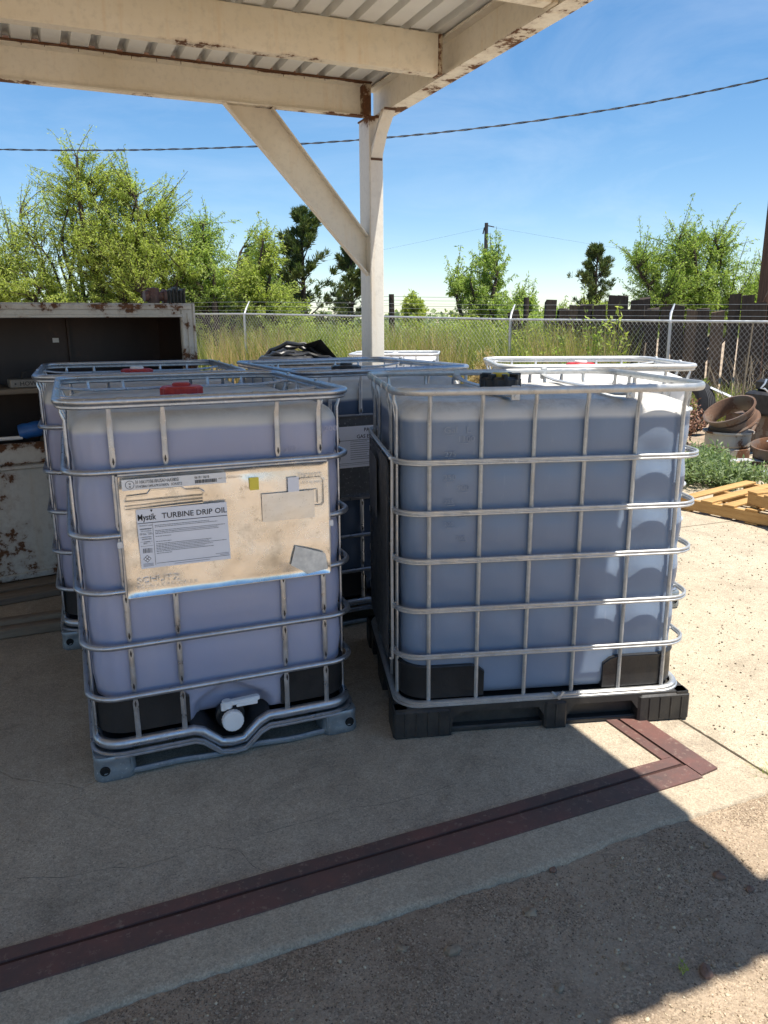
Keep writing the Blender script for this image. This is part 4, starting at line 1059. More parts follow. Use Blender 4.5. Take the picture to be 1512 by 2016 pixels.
def lathe_thing(name, label, cat, loc, rot, parts, grp=None):
    o = thing(name, label, cat, loc, 0, grp); o.rotation_euler = rot
    for nm, prof, mat, cl in parts:
        mb = MB(); mb.lathe(prof, 40, close=cl); mb.build(nm, mat, o, smooth=35)
    return o
def rim_prof(R, Hh):
    return [(R, 0), (R+.02, .005), (R+.02, .02), (R-.01, .03), (R-.012, Hh*.45), (R-.03, Hh*.5), (R-.012, Hh*.55), (R-.01, Hh-.03), (R+.02, Hh-.02), (R+.02, Hh), (R, Hh), (R-.018, Hh-.03), (R-.04, Hh*.5), (R-.018, .03)]
GR = 'scrap wheel rims'
def rimthing(label, loc, rot, R, H_, mat, dz=.05, full=True):
    return lathe_thing('wheel_rim', label, 'wheel rim', loc, rot, [('rim_shell', rim_prof(R, H_), mat, True)]+([] if not full else [('rim_disc', [(R-.03, H_*dz), (R*.55, H_*dz), (R*.5, H_*dz+.02), (R*.28, H_*dz+.02), (R*.28, H_*dz+.03), (R*.5, H_*dz+.032), (R*.56, H_*dz+.012), (R-.03, H_*dz+.012)], mat, True)]), GR)
rimthing('large grey and rust drum lying flat at the bottom of the scrap pile', (4.00, 8.95, -.04), (0, 0, 0), .26, .36, m_rimgrey)
rimthing('rusty rim tilted on top of the grey drum', (4.06, 8.95, .40), (.08, -.52, .2), .27, .20, m_rustiron, full=False)
rimthing('small red rusted rim among the weeds in front of the drum', (3.47, 8.30, -.04), (0, 0, 0), .175, .27, m_rustiron, full=False)
rimthing('dark rusty rim at the right edge of the scrap pile', (4.36, 8.45, -.02), (.12, -.1, 0), .27, .26, rusty('rim_dark', (.12, .09, .07), .5))
o = thing('steel_box', 'square rusted steel box under the scrap engine', 'steel box', (4.50, 9.3, -.04), .2)
mb = MB(); mb.cbox(-.02, .75, 0, .6, 0, .46, .006); mb.build('box_body', m_rustiron, o); mb = MB(); mb.cbox(-.05, .78, -.03, .63, .46, .48, .004); mb.build('box_rim', m_rustiron, o)
# engine
en = thing('scrap_engine', 'dark greasy scrap engine with pipes standing by the tie wall', 'engine', (4.62, 9.35, .442), .3)
mb = MB(); mb.cbox(-.15, .55, -.2, .25, 0, .28, .03); mb.cbox(-.05, .45, -.15, .2, .28, .42, .03); mb.cbox(.0, .4, -.26, -.19, .05, .2, .02); mb.build('engine_block', m_dark, en)
r_ = random.Random(5)
for k in range(12):
    mb = MB(); p = Vector((r_.uniform(-.2, .5), -.27, r_.uniform(.1, .45))); P = [p]
    for q in range(6): p = p+Vector((r_.uniform(-.09, .09), r_.uniform(-.03, .02), r_.uniform(-.06, .06))); P.append(p)
    mb.tube(P, r_.uniform(.008, .018), 6); mb.build('pipe', [m_dark, m_scrap, m_galvC][k % 3], en)
for k in range(4):
    mb = MB(); mb.lathe([(.05, 0), (.05, .05), (.035, .05), (.035, .01), (0, .01)], 16, Matrix.Translation((-.1+.15*k, -.26, .33+.04*(k % 2))) @ Matrix.Rotation(math.pi/2, 4, 'X')); mb.build('port', m_scrap if k == 1 else m_dark, en)
# tyre
ty = thing('tyre', 'black ribbed tyre standing on edge behind the rims', 'tyre', (4.35, 11.2, .36), .2); ty.rotation_euler = (math.pi/2*.92, 0, -.9)
R = .40; prof = [(.24, -.10), (.30, -.125), (.37, -.115), (R-.005, -.10)]
for k in range(5): z = -.09+.045*k; prof += [(R, z-.018), (R, z+.012), (R-.012, z+.014), (R-.012, z+.022)]
prof += [(R-.005, .11), (.37, .118), (.30, .125), (.24, .10), (.26, 0)]
mb = MB(); mb.lathe(prof, 48, close=True); mb.build('tread', m_rubber, ty, smooth=25)
mb = MB(); mb.lathe([(.245, -.09), (.235, .0), (.245, .09), (.23, .09), (.215, 0), (.23, -.09)], 32, close=True); mb.build('rim', m_rustiron, ty)
# loose scrap sheets
def scrap(label, loc, rot, L, W_, mat, bend=.02):
    mb = MB(); K = 10; V = []
    for b in (0, 1):
        for i in range(K+1):
            for j in (0, 1): V.append((L*i/K, W_*j*(1-.3*abs(i/K-.5)), bend*math.sin(i/K*4)+.004*b))
    n = 2*(K+1); F = [(2*i, 2*i+2, 2*i+3, 2*i+1) for i in range(K)]; F += [tuple(n+q for q in f[::-1]) for f in F]
    F += [(2*i, n+2*i, n+2*i+2, 2*i+2) for i in range(K)]+[(2*i+1, 2*i+3, n+2*i+3, n+2*i+1) for i in range(K)]+[(0, 1, n+1, n), (2*K, n+2*K, n+2*K+1, 2*K+1)]
    mb.add(V, F); o = mb.build('metal_sheet', mat, smooth=40); o.location = loc; o.rotation_euler = rot
    return tag(o, label, 'metal sheet', 'loose scrap sheets')
scrap('bent pale metal sheet lying under the dark rim', (3.75, 8.1, .0), (.05, .02, -.5), .75, .22, m_scrap)
scrap('narrow pale strip lying between the drum and the weeds', (3.72, 8.35, .05), (.1, 0, -.1), .6, .10, m_galvW)
scrap('grey twisted metal sheet nearest the weeds', (3.62, 7.75, .0), (.2, .05, -.7), .7, .2, m_scrap, .05)
scrap('long silver gutter leaning over the dark rim', (4.25, 8.35, .25), (.1, -.52, .25), 1.1, .14, m_galvW, .01)
scrap('dull flat sheet with torn edge near the right edge', (3.9, 7.6, .0), (.02, .02, .4), .5, .25, m_plateD)
scrap('pair of pale boards leaning from the tyre to the ground', (4.6, 11.0, .62), (.2, .42, -.35), 1.1, .12, m_galvW, 0)

for i, (x, y, z, L, rz, ry, lb) in enumerate(((3.85, 8.0, .02, .5, .3, 0, 'short rusty pipe lying nearest the pallet'), (4.05, 8.2, .03, .6, -.5, -.05, 'rusty pipe crossing the pale strips'), (4.3, 9.0, .30, .7, .9, -.35, 'bent rusty bar leaning on the grey drum'), (4.1, 7.9, .03, .45, 1.2, 0, 'grey pipe end pointing at the pallet'))):
    o = thing('scrap_pipe', lb, 'pipe', (x, y, z), rz, 'loose scrap pipes'); o.rotation_euler = (0, ry, rz)
    mb = MB(); mb.tube([(0, 0, 0), (L*.5, .01, .01), (L, 0, 0)], .02, 8); mb.build('pipe_body', m_rustiron if i != 3 else m_scrap, o); mb = MB(); mb.lathe([(.027, 0), (.027, .04), (.02, .04), (.02, 0)], 10, Matrix.Translation((L-.02, 0, 0)) @ Matrix.Rotation(math.pi/2, 4, 'Y'), close=True); mb.build('pipe_collar', m_rustiron, o)
# ------------------------------------------------------------------ chain link fence
P_F = [(-9.5, 21.2), (-6.05, 19.5), (-3.06, 17.7), (-.30, 16.3), (2.366, 14.8), (4.686, 13.0), (7.1, 11.1)]
ZT = [1.80, 1.76, 1.736, 1.66, 1.579, 1.539, 1.50]
fe = thing('chain_link_fence', 'galvanised chain link fence with top rail across the yard', 'fence', (0, 0, 0))
for (x, y), z in zip(P_F, ZT):
    mb = MB(); mb.tube([(x, y, -.05), (x, y, z-.01)], .028, 10); mb.lathe([(.034, 0), (.034, .03), (0, .04)], 10, Matrix.Translation((x, y, z-.035))); mb.build('post', m_galvC, fe)
    mb = MB(); mb.tube([(x, y+.02, z+.0), (x+.035, y+.10, z+.12), (x+.10, y+.15, z+.27)], [.016, .022, .014], 6); mb.build('barb_arm', m_galvW, fe)
mb = MB(); mb.tube([(x, y, z) for (x, y), z in zip(P_F, ZT)], .021, 8); mb.build('top_rail', m_galvC, fe)
V = []; F = []
def wire3(a, b, r=.0022):
    d_ = (b-a).normalized(); s_ = d_.cross(Vector((0, 1, 0))).normalized(); u_ = d_.cross(s_); o = len(V)
    for p in (a, b):
        for k in range(3): an = k*2.094; V.append(tuple(p+s_*math.cos(an)*r+u_*math.sin(an)*r))
    for k in range(3): F.append((o+k, o+(k+1) % 3, o+3+(k+1) % 3, o+3+k))
for i in range(1, len(P_F)-1):
    a = Vector((*P_F[i], 0)); b = Vector((*P_F[i+1], 0)); L = (b-a).length; d_ = (b-a)/L; za, zb2 = ZT[i], ZT[i+1]
    top = lambda s: za+(zb2-za)*s/L-.01
    sp = .075; Hh = min(za, zb2)-.01
    for sg in (1, -1):
        k = -Hh
        while k < L+Hh:
            # line s = k + sg*z (slope steeper than 45)
            s_lo, z_lo, s_hi, z_hi = k, 0.0, k+sg*Hh*.8, Hh
            def clip(s, z, s2, z2):
                if s < 0 and s2 < 0 or s > L and s2 > L: return None
                for lim in (0, L):
                    if (s-lim)*(s2-lim) < 0:
                        t_ = (lim-s)/(s2-s); zz = z+(z2-z)*t_
                        if (lim == 0 and s < 0) or (lim == L and s > L): s, z = lim, zz
                        else: s2, z2 = lim, zz
                return s, z, s2, z2
            r4 = clip(s_lo, z_lo, s_hi, z_hi)
            if r4 and abs(r4[3]-r4[1]) > .01:
                wire3(a+d_*r4[0]+Vector((0, -.03, r4[1])), a+d_*r4[2]+Vector((0, -.03, r4[3]+(top(min(max(r4[2], 0), L))-Hh)*(r4[3]/Hh))))
            k += sp
cl = npmesh('chain_link_mesh', V, F, m_wire, fe); cl['kind'] = 'stuff'
for k in range(3):
    mb = MB(); mb.tube([(x+.03+.033*k, y+.06+.04*k, z+.08+.09*k) for (x, y), z in zip(P_F, ZT)], .0035, 4); mb.build('barbed_wire', m_wire, fe)
# second fence behind, wooden posts and barbed wire
bf = thing('wire_fence', 'dark post fence with strands of barbed wire beyond the weeds', 'fence', (0, 0, 0))
BP = [(-8.5, 19), (-3.9, 18.6), (.20, 18.2), (3.2, 17.9)]
for i, (x, y) in enumerate(BP):
    h = (1.9, 2.0, 2.15, 2.05)[i]; mb = MB(); mb.tube([(x, y, -.05), (x+.01, y, h*.6), (x, y, h)], [.075, .07, .06], 9); mb.build('post', m_tie, bf)
for z in (1.75, 1.9, 2.02, 2.1, 1.6):
    mb = MB(); P = []
    for (a, b) in zip(BP[:-1], BP[1:]):
        for k in range(8): P.append((a[0]+(b[0]-a[0])*k/8, a[1]-.07, z-.03*math.sin(math.pi*k/8)))
    mb.tube(P, .005, 4); mb.build('wire', m_dark, bf)
# railway tie wall
tw = thing('tie_wall', 'wall of upright dark railway ties behind the chain link fence', 'tie wall', (0, 0, 0))
r_ = random.Random(11)
def tie(x, y, h, wd=.21, tl=0, mat=m_tie, rz=0):
    mb = MB(); M = Matrix.Translation((x, y, -.05)) @ Matrix.Rotation(rz, 4, 'Z') @ Matrix.Rotation(tl, 4, 'Y')
    V = []; K = 4
    for k in range(K+1):
        z = h*k/K
        for sx, sy in ((-1, -1), (1, -1), (1, 1), (-1, 1)): V.append((sx*wd/2+r_.uniform(-.006, .006), sy*.09+r_.uniform(-.006, .006), z+(r_.uniform(-.035, .035) if k == K else 0)))
    mb.add(V, [(k*4+i, k*4+(i+1) % 4, k*4+4+(i+1) % 4, k*4+4+i) for k in range(K) for i in range(4)]+[(K*4, K*4+1, K*4+2, K*4+3)], 0, M)
    mb.build('railway_tie', mat, tw, smooth=0)
x = 3.72
tops = [q_+.09 for q_ in (1.80, 1.82, 1.80, 1.83, 1.70, 1.78, 1.72, 1.74, 1.76, 1.70, 1.72, 1.66, 1.93, 1.92, 1.80, 1.78, 1.72, 1.70, 1.78, 1.80, 1.78, 1.80, 1.82, 1.80, 1.83, 1.85, 1.8, 1.8)]
for k, h in enumerate(tops):
    wd = r_.choice((.19, .22, .24)); y = 15.4-.42*(x-4)
    tie(x, y+r_.uniform(-.03, .03), h, wd, r_.uniform(-.015, .015), m_tieb if k in (0, 9) else (m_tieb if k in (11,) else m_tie), -.38); x += wd+r_.choice((.0, .003, .012))
for x, h, tl in ((3.05, 1.85, -.25), (3.28, 1.98, .03), (3.50, 1.82, .05)): tie(x, 16.0-.2*(x-3), h, .2, tl)
for x, h in ((4.66, 2.10), (4.88, 2.07), (5.08, 1.99), (5.28, 2.02)): tie(x, 16.3-.3*(x-4.7), h, .21, r_.uniform(-.02, .02), m_tie, -.3)
for x, y, h in ((5.15, 12.55, .95), (5.6, 12.2, 1.5), (6.15, 11.9, 1.45), (4.2, 12.9, 1.2)):
    mb = MB(); mb.tube([(x, y, -.05), (x+.03, y, h*.5), (x+.05+.03*r_.random(), y, h)], [.018, .016, .012], 5); o = mb.build('pale_stake', m_tiep)
    tag(o, {.95: 'short pale stake in front of the chain link, left of the tyre', 1.5: 'tall pale stake leaning in front of the tie wall', 1.45: 'rightmost pale stake beside the scrap engine', 1.2: 'thin pale stake near the middle fence post'}[h], 'stake', 'pale stakes at the fence')

# ------------------------------------------------------------------ poles and cable
po = thing('utility_pole', 'brown wooden utility pole at the right edge behind the tie wall', 'utility pole', (8.12, 17.0, -.05))
mb = MB(); mb.tube([(0, 0, 0), (0, 0, 3), (.01, 0, 9)], [.19, .17, .14], 14); mb.build('pole', m_pole, po)
mb = MB(); mb.tube([(-.15, -.14, 1.9), (-.05, -.17, 2.2)], .012, 5); mb.tube([(-.13, -.15, 2.75), (.1, -.18, 2.8)], .006, 5); mb.build('guy_bracket', m_rustiron, po)
po = thing('distant_pole', 'thin dark power pole rising above the feathery tree', 'utility pole', (8.0, 63.0, -.05))
mb = MB(); mb.tube([(0, 0, 0), (0, 0, 8.8)], [.2, .14], 8); mb.build('pole', m_dark, po)
mb = MB(); mb.tube([(-.25, 0, 8.0), (-.15, 0, 8.45), (0, 0, 8.5)], .05, 6); mb.tube([(.1, 0, 8.6), (.6, 0, 8.5)], .04, 6); mb.build('bracket', m_dark, po)
cb = thing('overhead_cable', 'twisted black overhead cable crossing the sky', 'cable', (0, 0, 0))
CP = [(-7.5, 12.3, 4.12), (-5.446, 12, 3.993), (-3.576, 11.8, 3.922), (-1.76, 11.6, 3.91), (.06, 11.2, 3.944), (.986, 11, 3.969), (2.431, 10.7, 4.072), (3.593, 10.4, 4.199), (4.607, 10.2, 4.362), (7.0, 9.6, 4.85)]
xs = np.array([p[0] for p in CP]); co = np.polyfit(xs, [p[2] for p in CP], 4); cy_ = np.polyfit(xs, [p[1] for p in CP], 2)
for ph in (0, math.pi):
    mb = MB(); P = []
    for x in np.linspace(-9, 8, 900):
        a = x*2*math.pi/.42+ph+1.2*math.sin(x*1.7); P.append((x, np.polyval(cy_, x)+.007*math.cos(a), np.polyval(co, x)+.007*math.sin(a)))
    mb.tube(P, .0070 if ph == 0 else .0055, 5); mb.build('strand', m_cable, cb)
for nm, a, b in (('thin far power line falling to the left of the distant pole', (8.0, 62.8, 8.4), (-40, 75, 6.5)), ('thin far power line falling to the right of the distant pole', (8.0, 62.8, 8.5), (60, 60, 6.0))):
    mb = MB(); P = [tuple(Vector(a).lerp(Vector(b), k/20)-Vector((0, 0, 2.2*math.sin(math.pi*k/20)))) for k in range(21)]; mb.tube(P, .006, 4)
    tag(mb.build('power_line', m_dark), nm, 'power line', 'far power lines')

# ------------------------------------------------------------------ vegetation
def rv(r): 
    a = r.normal(size=3); return a/np.linalg.norm(a)
def leaf_quads(Cn, D, L, Wd, r, roll=None):
    """arrays: centres, directions, lengths, widths -> verts, faces; each leaf a folded quad"""
    n = len(Cn); D = D/np.linalg.norm(D, axis=1, keepdims=True)
    R_ = r.normal(size=(n, 3)); S = np.cross(D, R_); S /= np.linalg.norm(S, axis=1, keepdims=True)+1e-9
    L = L[:, None]; Wd = Wd[:, None]
    a = Cn; b = Cn+D*L*.5+S*Wd; c = Cn+D*L; d = Cn+D*L*.5-S*Wd
    V = np.stack([a, b, c, d], 1).reshape(-1, 3); F = np.arange(4*n).reshape(-1, 4)
    return V, F
def tree(name, label, cat, base, crown, sprays, per, seed, mleaf, mbark=m_bark, trunk_r=.12, limbs=6, leafL=.12, leafW=.016, droop=.5, tip=.7, group='trees beyond the fence', upw=.6, spread0=.5):
    """crown: list of ellipsoids (cx, cy, cz, rx, ry, rz, weight) relative to base"""
    r = np.random.default_rng(seed); root = thing(name, label, cat, base, 0, group)
    cr = np.array(crown, float); wts = cr[:, 6]/cr[:, 6].sum()
    mb = MB(); nodes = [np.array([0, 0, .0])]
    cz_min = min(c[2]-c[5] for c in crown)
    for i in range(limbs):
        c = cr[i % len(cr)]; tgt = c[:3]+rv(r)*c[3:6]*.75; tgt[2] = max(tgt[2], c[2])
        a = np.array([r.uniform(-.1, .1), r.uniform(-.1, .1), 0]); d0 = np.array([r.normal()*spread0, r.normal()*spread0, 1.2]); P = []
        K = 14; m = tgt*.45+d0*.35*max(.3, tgt[2]*.4)
        wob = r.normal(size=3)*.12
        for k in range(K+1):
            t_ = k/K; p = (1-t_)**2*a+2*t_*(1-t_)*m+t_**2*tgt + np.sin(t_*9+i)*wob*t_*.8; P.append(p)
        mb.tube([tuple(p) for p in P], [trunk_r*(1-.9*(k/K))**1.0+.008 for k in range(K+1)], 7)
        nodes += P[4:]
    nodes = np.array(nodes[1:])
    LC = []; LD = []
    for s in range(sprays):
        c = cr[r.choice(len(cr), p=wts)]; q = rv(r)*(r.random()**(1/2.2)); tgt = c[:3]+q*c[3:6]
        if tgt[2] < .25: continue
        dn = np.linalg.norm(nodes-tgt, axis=1)+.5*np.maximum(0, nodes[:, 2]-tgt[2]); j = np.argmin(dn); a = nodes[j]
        out = tgt-a; L = np.linalg.norm(out)+1e-6
        outd = out/L; end = tgt+(outd*.5+np.array([0, 0, upw])+r.normal(size=3)*.25)*tip*r.uniform(.2, 1)*(.5+.5*np.linalg.norm(q))
        m = a+(out)*.55+np.array([0, 0, .15*L])+r.normal(size=3)*.12*L
        K = 7; ts = np.linspace(0, 1, K+1)[:, None]; P = (1-ts)**2*a+2*ts*(1-ts)*m+ts**2*end
        rad = min(.03, .006+.012*L)
        mb.tube([tuple(p) for p in P], [rad*(1-.85*k/K)+.002 for k in range(K+1)], 4, caps=False)
        tt = r.uniform(.35, 1, per)[:, None]; pc = (1-tt)**2*a+2*tt*(1-tt)*m+tt**2*end
        pc = pc+r.normal(size=(per, 3))*(.022+.03*(1-tt))*(1+L*.2)
        dd = r.normal(size=(per, 3))*.8+outd*.5; dd[:, 2] -= droop
        LC.append(pc); LD.append(dd)
    LC = np.concatenate(LC); LD = np.concatenate(LD); n = len(LC)
    V, F = leaf_quads(LC, LD, r.uniform(.6, 1.3, n)*leafL, r.uniform(.6, 1.3, n)*leafW, r)
    mb.build('trunk', mbark, root); npmesh('crown', V, F, mleaf, root)
    return root
def pine(label, base, H_, R_, seed, n=42, group='trees beyond the fence', bare=.12, lean=0):
    r = np.random.default_rng(seed); root = thing('pine_tree', label, 'tree', base, 0, group); mb = MB()
    mb.tube([(lean*z, 0, z) for z in np.linspace(0, H_*.96, 8)], [.13*H_/5*(1-.9*k/7)+.01 for k in range(8)], 8)
    LC = []; LD = []
    for i in range(n):
        f = bare+(1-bare)*(i+.5)/n; z = H_*f; Rr = R_*(1-f)**.65*(.6+.6*r.random()); an = r.uniform(0, 6.28); d = np.array([math.cos(an), math.sin(an), .35+.5*f])
        P = [np.array([lean*z, 0, z])+d*Rr*t_+np.array([0, 0, .12*Rr*t_*t_]) for t_ in np.linspace(0, 1, 5)]
        mb.tube([tuple(p) for p in P], [.03*(1-.8*k/4) for k in range(5)], 4, caps=False)
        for q in range(8):
            t_ = r.uniform(.3, 1.1); c = P[0]+(P[-1]-P[0])*t_+r.normal(size=3)*.10*Rr; m = 34
            LC.append(c+r.normal(size=(m, 3))*.035); dd = r.normal(size=(m, 3))*.6+d*.7+np.array([0, 0, .5]); LD.append(dd)
    LC = np.concatenate(LC); LD = np.concatenate(LD); k = len(LC)
    V, F = leaf_quads(LC, LD, r.uniform(.14, .26, k), r.uniform(.012, .022, k), r)
    mb.build('trunk', m_bark, root); npmesh('crown', V, F, m_lf3, root); return root
# left side: mesquites
TG = dict(leafL=.085, leafW=.0115)
tree('mesquite_tree', 'tallest feathery yellow green mesquite with dark trunk above the white box', 'tree', (-5.9, 19.0, -.05),
     [(-.3, 0, 3.1, 1.2, 1.2, 1.1, 3), (.6, 0, 2.7, 1.1, 1.2, 1.0, 2), (-1.0, 0, 4.7, .55, .6, .75, .7), (-.1, 0, 4.4, .45, .5, .55, .6), (.8, 0, 3.9, .5, .5, .6, .5), (.2, 0, 1.9, 1.2, 1.2, .8, 1)], 1000, 62, 1, m_lf1, trunk_r=.15, limbs=11, tip=.75, upw=.7, **TG)
tree('mesquite_tree', 'sparse pale mesquite leaning out to the left with bare stems showing', 'tree', (-7.3, 19.6, -.05),
     [(-.9, 0, 3.4, .9, 1.0, .9, 1), (.2, 0, 3.6, .8, 1.0, .9, 1), (-1.9, 0, 3.2, .9, 1.0, .9, 1), (-.5, 0, 4.3, .8, .8, .5, .5)], 330, 42, 2, m_lf1, limbs=12, tip=.9, upw=.7, trunk_r=.07, **TG)
tree('mesquite_tree', 'dense low mesquite filling the left edge above the white box', 'tree', (-8.6, 19.0, -.05),
     [(0, 0, 2.2, 1.1, 1.0, 1.0, 1), (1.6, 0, 1.7, 1.0, 1.0, .8, 1), (-1.2, 0, 2.6, 1.0, 1.0, 1.0, .8)], 700, 62, 16, m_lf1, limbs=8, tip=.5, **TG)
tree('mesquite_tree', 'bright green mesquite between the tall tree and the pines, behind the fence', 'tree', (-4.0, 19.6, -.05),
     [(-.3, 0, 2.5, .85, 1.0, 1.0, 2), (.7, 0, 1.9, .9, 1.0, .9, 1.5), (-.3, 0, 3.4, .45, .6, .6, .5), (.9, 0, 2.9, .35, .5, .7, .4), (-1.0, 0, 1.7, .8, .8, .9, 1)], 760, 60, 3, m_lf2, limbs=8, tip=.65, upw=.7, **TG)
tree('mesquite_tree', 'low bushy yellow green mesquite in front of the left pine', 'tree', (-2.55, 18.9, -.05),
     [(0, 0, 1.5, .85, 1.0, .9, 1), (-.5, 0, 2.2, .55, .6, .7, .6), (-.1, 0, 3.0, .3, .4, .6, .25)], 460, 60, 4, m_lf1, limbs=6, tip=.55, **TG)
tree('mesquite_tree', 'dark rounded mesquite low behind the white box', 'tree', (-4.9, 20.9, -.05),
     [(-1.8, 0, 1.4, 2.0, 1.0, 1.0, 1), (1.4, 0, 1.4, 1.7, 1.0, 1.0, 1), (-4.0, 0, 1.5, 1.8, 1.0, 1.1, 1)], 800, 60, 5, m_lf2, limbs=9, tip=.4, leafL=.1, leafW=.015)
pine('taller dark pine left of the canopy column', (-2.55, 26, -.05), 4.95, 1.45, 11, 60)
pine('shorter narrow pine just left of the canopy column', (-1.15, 30, -.05), 4.3, 1.05, 12, 46)
pine('dark pine standing above the railway ties', (9.25, 35, -.05), 4.55, 1.5, 13, 40, bare=.3)
tree('round_bush', 'small round pale green tree beyond the wire fence', 'tree', (1.05, 28, -.05), [(0, 0, 1.75, .42, .45, .75, 1)], 160, 60, 6, m_lf1, limbs=4, tip=.2, leafL=.11, leafW=.02)
tree('mesquite_tree', 'feathery drooping mesquite in front of the distant pole', 'tree', (2.75, 22, -.05),
     [(0, 0, 2.0, .75, .8, .9, 2), (.15, 0, 3.0, .4, .5, .6, .6), (-.6, 0, 2.5, .45, .6, .5, .5), (.8, 0, 1.5, .55, .7, .7, .6)], 300, 60, 7, m_lf2, limbs=7, tip=.6, droop=1.0, leafL=.11, leafW=.014)
tree('mesquite_tree', 'small green tree right of the feathery mesquite', 'tree', (4.3, 25, -.05), [(0, 0, 1.7, .55, .8, .9, 1), (1.1, 0, 1.2, .8, .8, .6, .7)], 260, 60, 8, m_lf2, limbs=6, tip=.5, leafL=.11, leafW=.015)
tree('mesquite_tree', 'green bush in front of the dark pine over the ties', 'tree', (6.6, 26, -.05), [(0, 0, 1.4, .9, .8, .7, 1), (-1.2, 0, 1.3, .8, .8, .6, 1)], 300, 60, 9, m_lf2, limbs=6, tip=.4, leafL=.11, leafW=.015)
tree('mesquite_tree', 'big spreading green mesquite behind the tie wall at the right', 'tree', (7.9, 20.5, -.05),
     [(-.3, 0, 2.1, 1.2, 1.2, 1.0, 2.4), (1.1, 0, 1.9, 1.0, 1.2, .9, 1.5), (-1.2, 0, 2.9, .6, .6, .5, .6), (-.2, 0, 3.3, .6, .6, .55, .5), (.6, 0, 3.2, .4, .5, .6, .4), (1.9, 0, 1.9, .7, .8, .8, .6)], 950, 62, 10, m_lf2, limbs=12, tip=.7, upw=.7, **TG)
tree('mesquite_tree', 'green shrub at the foot of the utility pole, right edge', 'tree', (10.4, 21, -.05), [(0, 0, 1.6, 1.0, 1.0, 1.1, 1)], 420, 55, 14, m_lf1, limbs=6, tip=.5, **TG)
for i, (x, y, h_, rx, lb) in enumerate(((1.9, 20.5, 1.15, 1.0, 'low green shrub left of the feathery mesquite, beyond the fence'), (3.9, 20.8, 1.35, 1.1, 'low green shrub between the feathery mesquite and the ties'), (5.4, 21.5, 1.55, 1.0, 'green shrub rising just behind the leftmost ties'), (-.9, 20.5, .95, .9, 'low green shrub behind the fence right beside the canopy column'), (-2.9, 20.6, 1.15, 1.2, 'low green shrub at the foot of the left pine'))):
    tree('shrub', lb, 'shrub', (x, y, -.05), [(0, 0, h_*.75, rx, .7, h_*.55, 1), (rx*.6, 0, h_, rx*.4, .5, h_*.35, .4)], 330, 60, 400+i, m_lf2 if i % 2 else m_lf1, limbs=6, tip=.4, group='low shrubs beyond the fence', trunk_r=.05, **TG)
pine('dark evergreen hidden inside the big right mesquite', (9.7, 26, -.05), 3.8, 1.2, 15, 30)
# far line of scrub
r = np.random.default_rng(77); LC = []; LD = []
for k in range(1500):
    x = r.uniform(-70, 95); y = r.uniform(60, 110); h = r.uniform(.6, 2.6); m = 22
    LC.append(np.array([x, y, 0])+r.normal(size=(m, 3))*np.array([1.2, 1, .1])+np.array([0, 0, 1])*r.uniform(0, h, (m, 1))); LD.append(r.normal(size=(m, 3)))
LC = np.concatenate(LC); LD = np.concatenate(LD); n = len(LC); V, F = leaf_quads(LC, LD, r.uniform(.3, .7, n), r.uniform(.12, .3, n), r)
tag(npmesh('far_scrub', V, F, m_lfg), kind='stuff')

# tall weeds and grass on both sides of the fence
def blades(name, spots, hts, mat, r, wd=.010, lean=.25, seg=3):
    n = len(spots); B = np.concatenate([spots, np.full((n, 1), -.05)], 1); a = r.uniform(0, 6.28, n); S = np.stack([np.cos(a), np.sin(a), np.zeros(n)], 1)
    ln = r.normal(size=(n, 2))*lean; V = []
    for k in range(seg+1):
        f = k/seg; c = B.copy(); c[:, :2] += ln*hts[:, None]*(f**1.8); c[:, 2] += hts*f*(1-.12*f*np.linalg.norm(ln, axis=1)); w_ = wd*(1-f*.85)*(.6+.8*r.random(n))
        V += [c-S*w_[:, None], c+S*w_[:, None]]
    V = np.stack(V, 1).reshape(-1, 3); k2 = 2*(seg+1); base = np.arange(n)[:, None]*k2
    F = np.concatenate([base+np.array([2*k, 2*k+1, 2*k+3, 2*k+2]) for k in range(seg)], 0)
    return tag(npmesh(name, V, F, mat), kind='stuff')
def fence_y(x): return np.interp(x, [p[0] for p in P_F], [p[1] for p in P_F])
r = np.random.default_rng(5)
n = 26000; X = r.uniform(-9, 4.2, n); Y = fence_y(X)+r.uniform(-.3, 4.5, n)**1.0
cl = np.sin(X*2.3)*np.sin(Y*1.7+X)+r.normal(size=n)*.4
blades('tall_grass', np.stack([X, Y], 1), r.uniform(.85, 1.5, n)+.2*(cl > .2), m_grass, r, .012, .16)
n = 9000; X = r.uniform(-5, 3.9, n); Y = fence_y(X)+r.uniform(-.5, 2.0, n); k_ = (np.sin(X*1.9+.6) > -.45); X = X[k_]; Y = Y[k_]
blades('dry_grass', np.stack([X, Y], 1), r.uniform(.8, 1.6, len(X)), m_straw, r, .008, .14)
n = 5000; X = r.uniform(2.5, 8, n); Y = fence_y(X)+r.uniform(-.3, 1.2, n)
blades('fence_foot_grass', np.stack([X, Y], 1), r.uniform(.15, .75, n)**1.3, m_grass, r, .009, .3)
# leafy undergrowth among the grass
LCs = []; LDs = []; SP = []
for k in range(1500):
    x = r.uniform(-8, 3.8); y = float(fence_y(x))+r.uniform(.1, 3.5); h = r.uniform(.9, 1.65); m = 34; b0 = np.array([x, y, 0.]); tp = np.array([x+r.normal()*.12, y+r.normal()*.1, h])
    t_ = r.uniform(.3, 1, m)[:, None]; LCs.append(b0+(tp-b0)*t_+r.normal(size=(m, 3))*.04); d_ = r.normal(size=(m, 3)); d_[:, 2] += .5; LDs.append(d_)
LCs = np.concatenate(LCs); LDs = np.concatenate(LDs); n = len(LCs); V, F = leaf_quads(LCs, LDs, r.uniform(.05, .11, n), r.uniform(.006, .013, n), r)
tag(npmesh('leafy_undergrowth', V, F, m_lf1), kind='stuff')
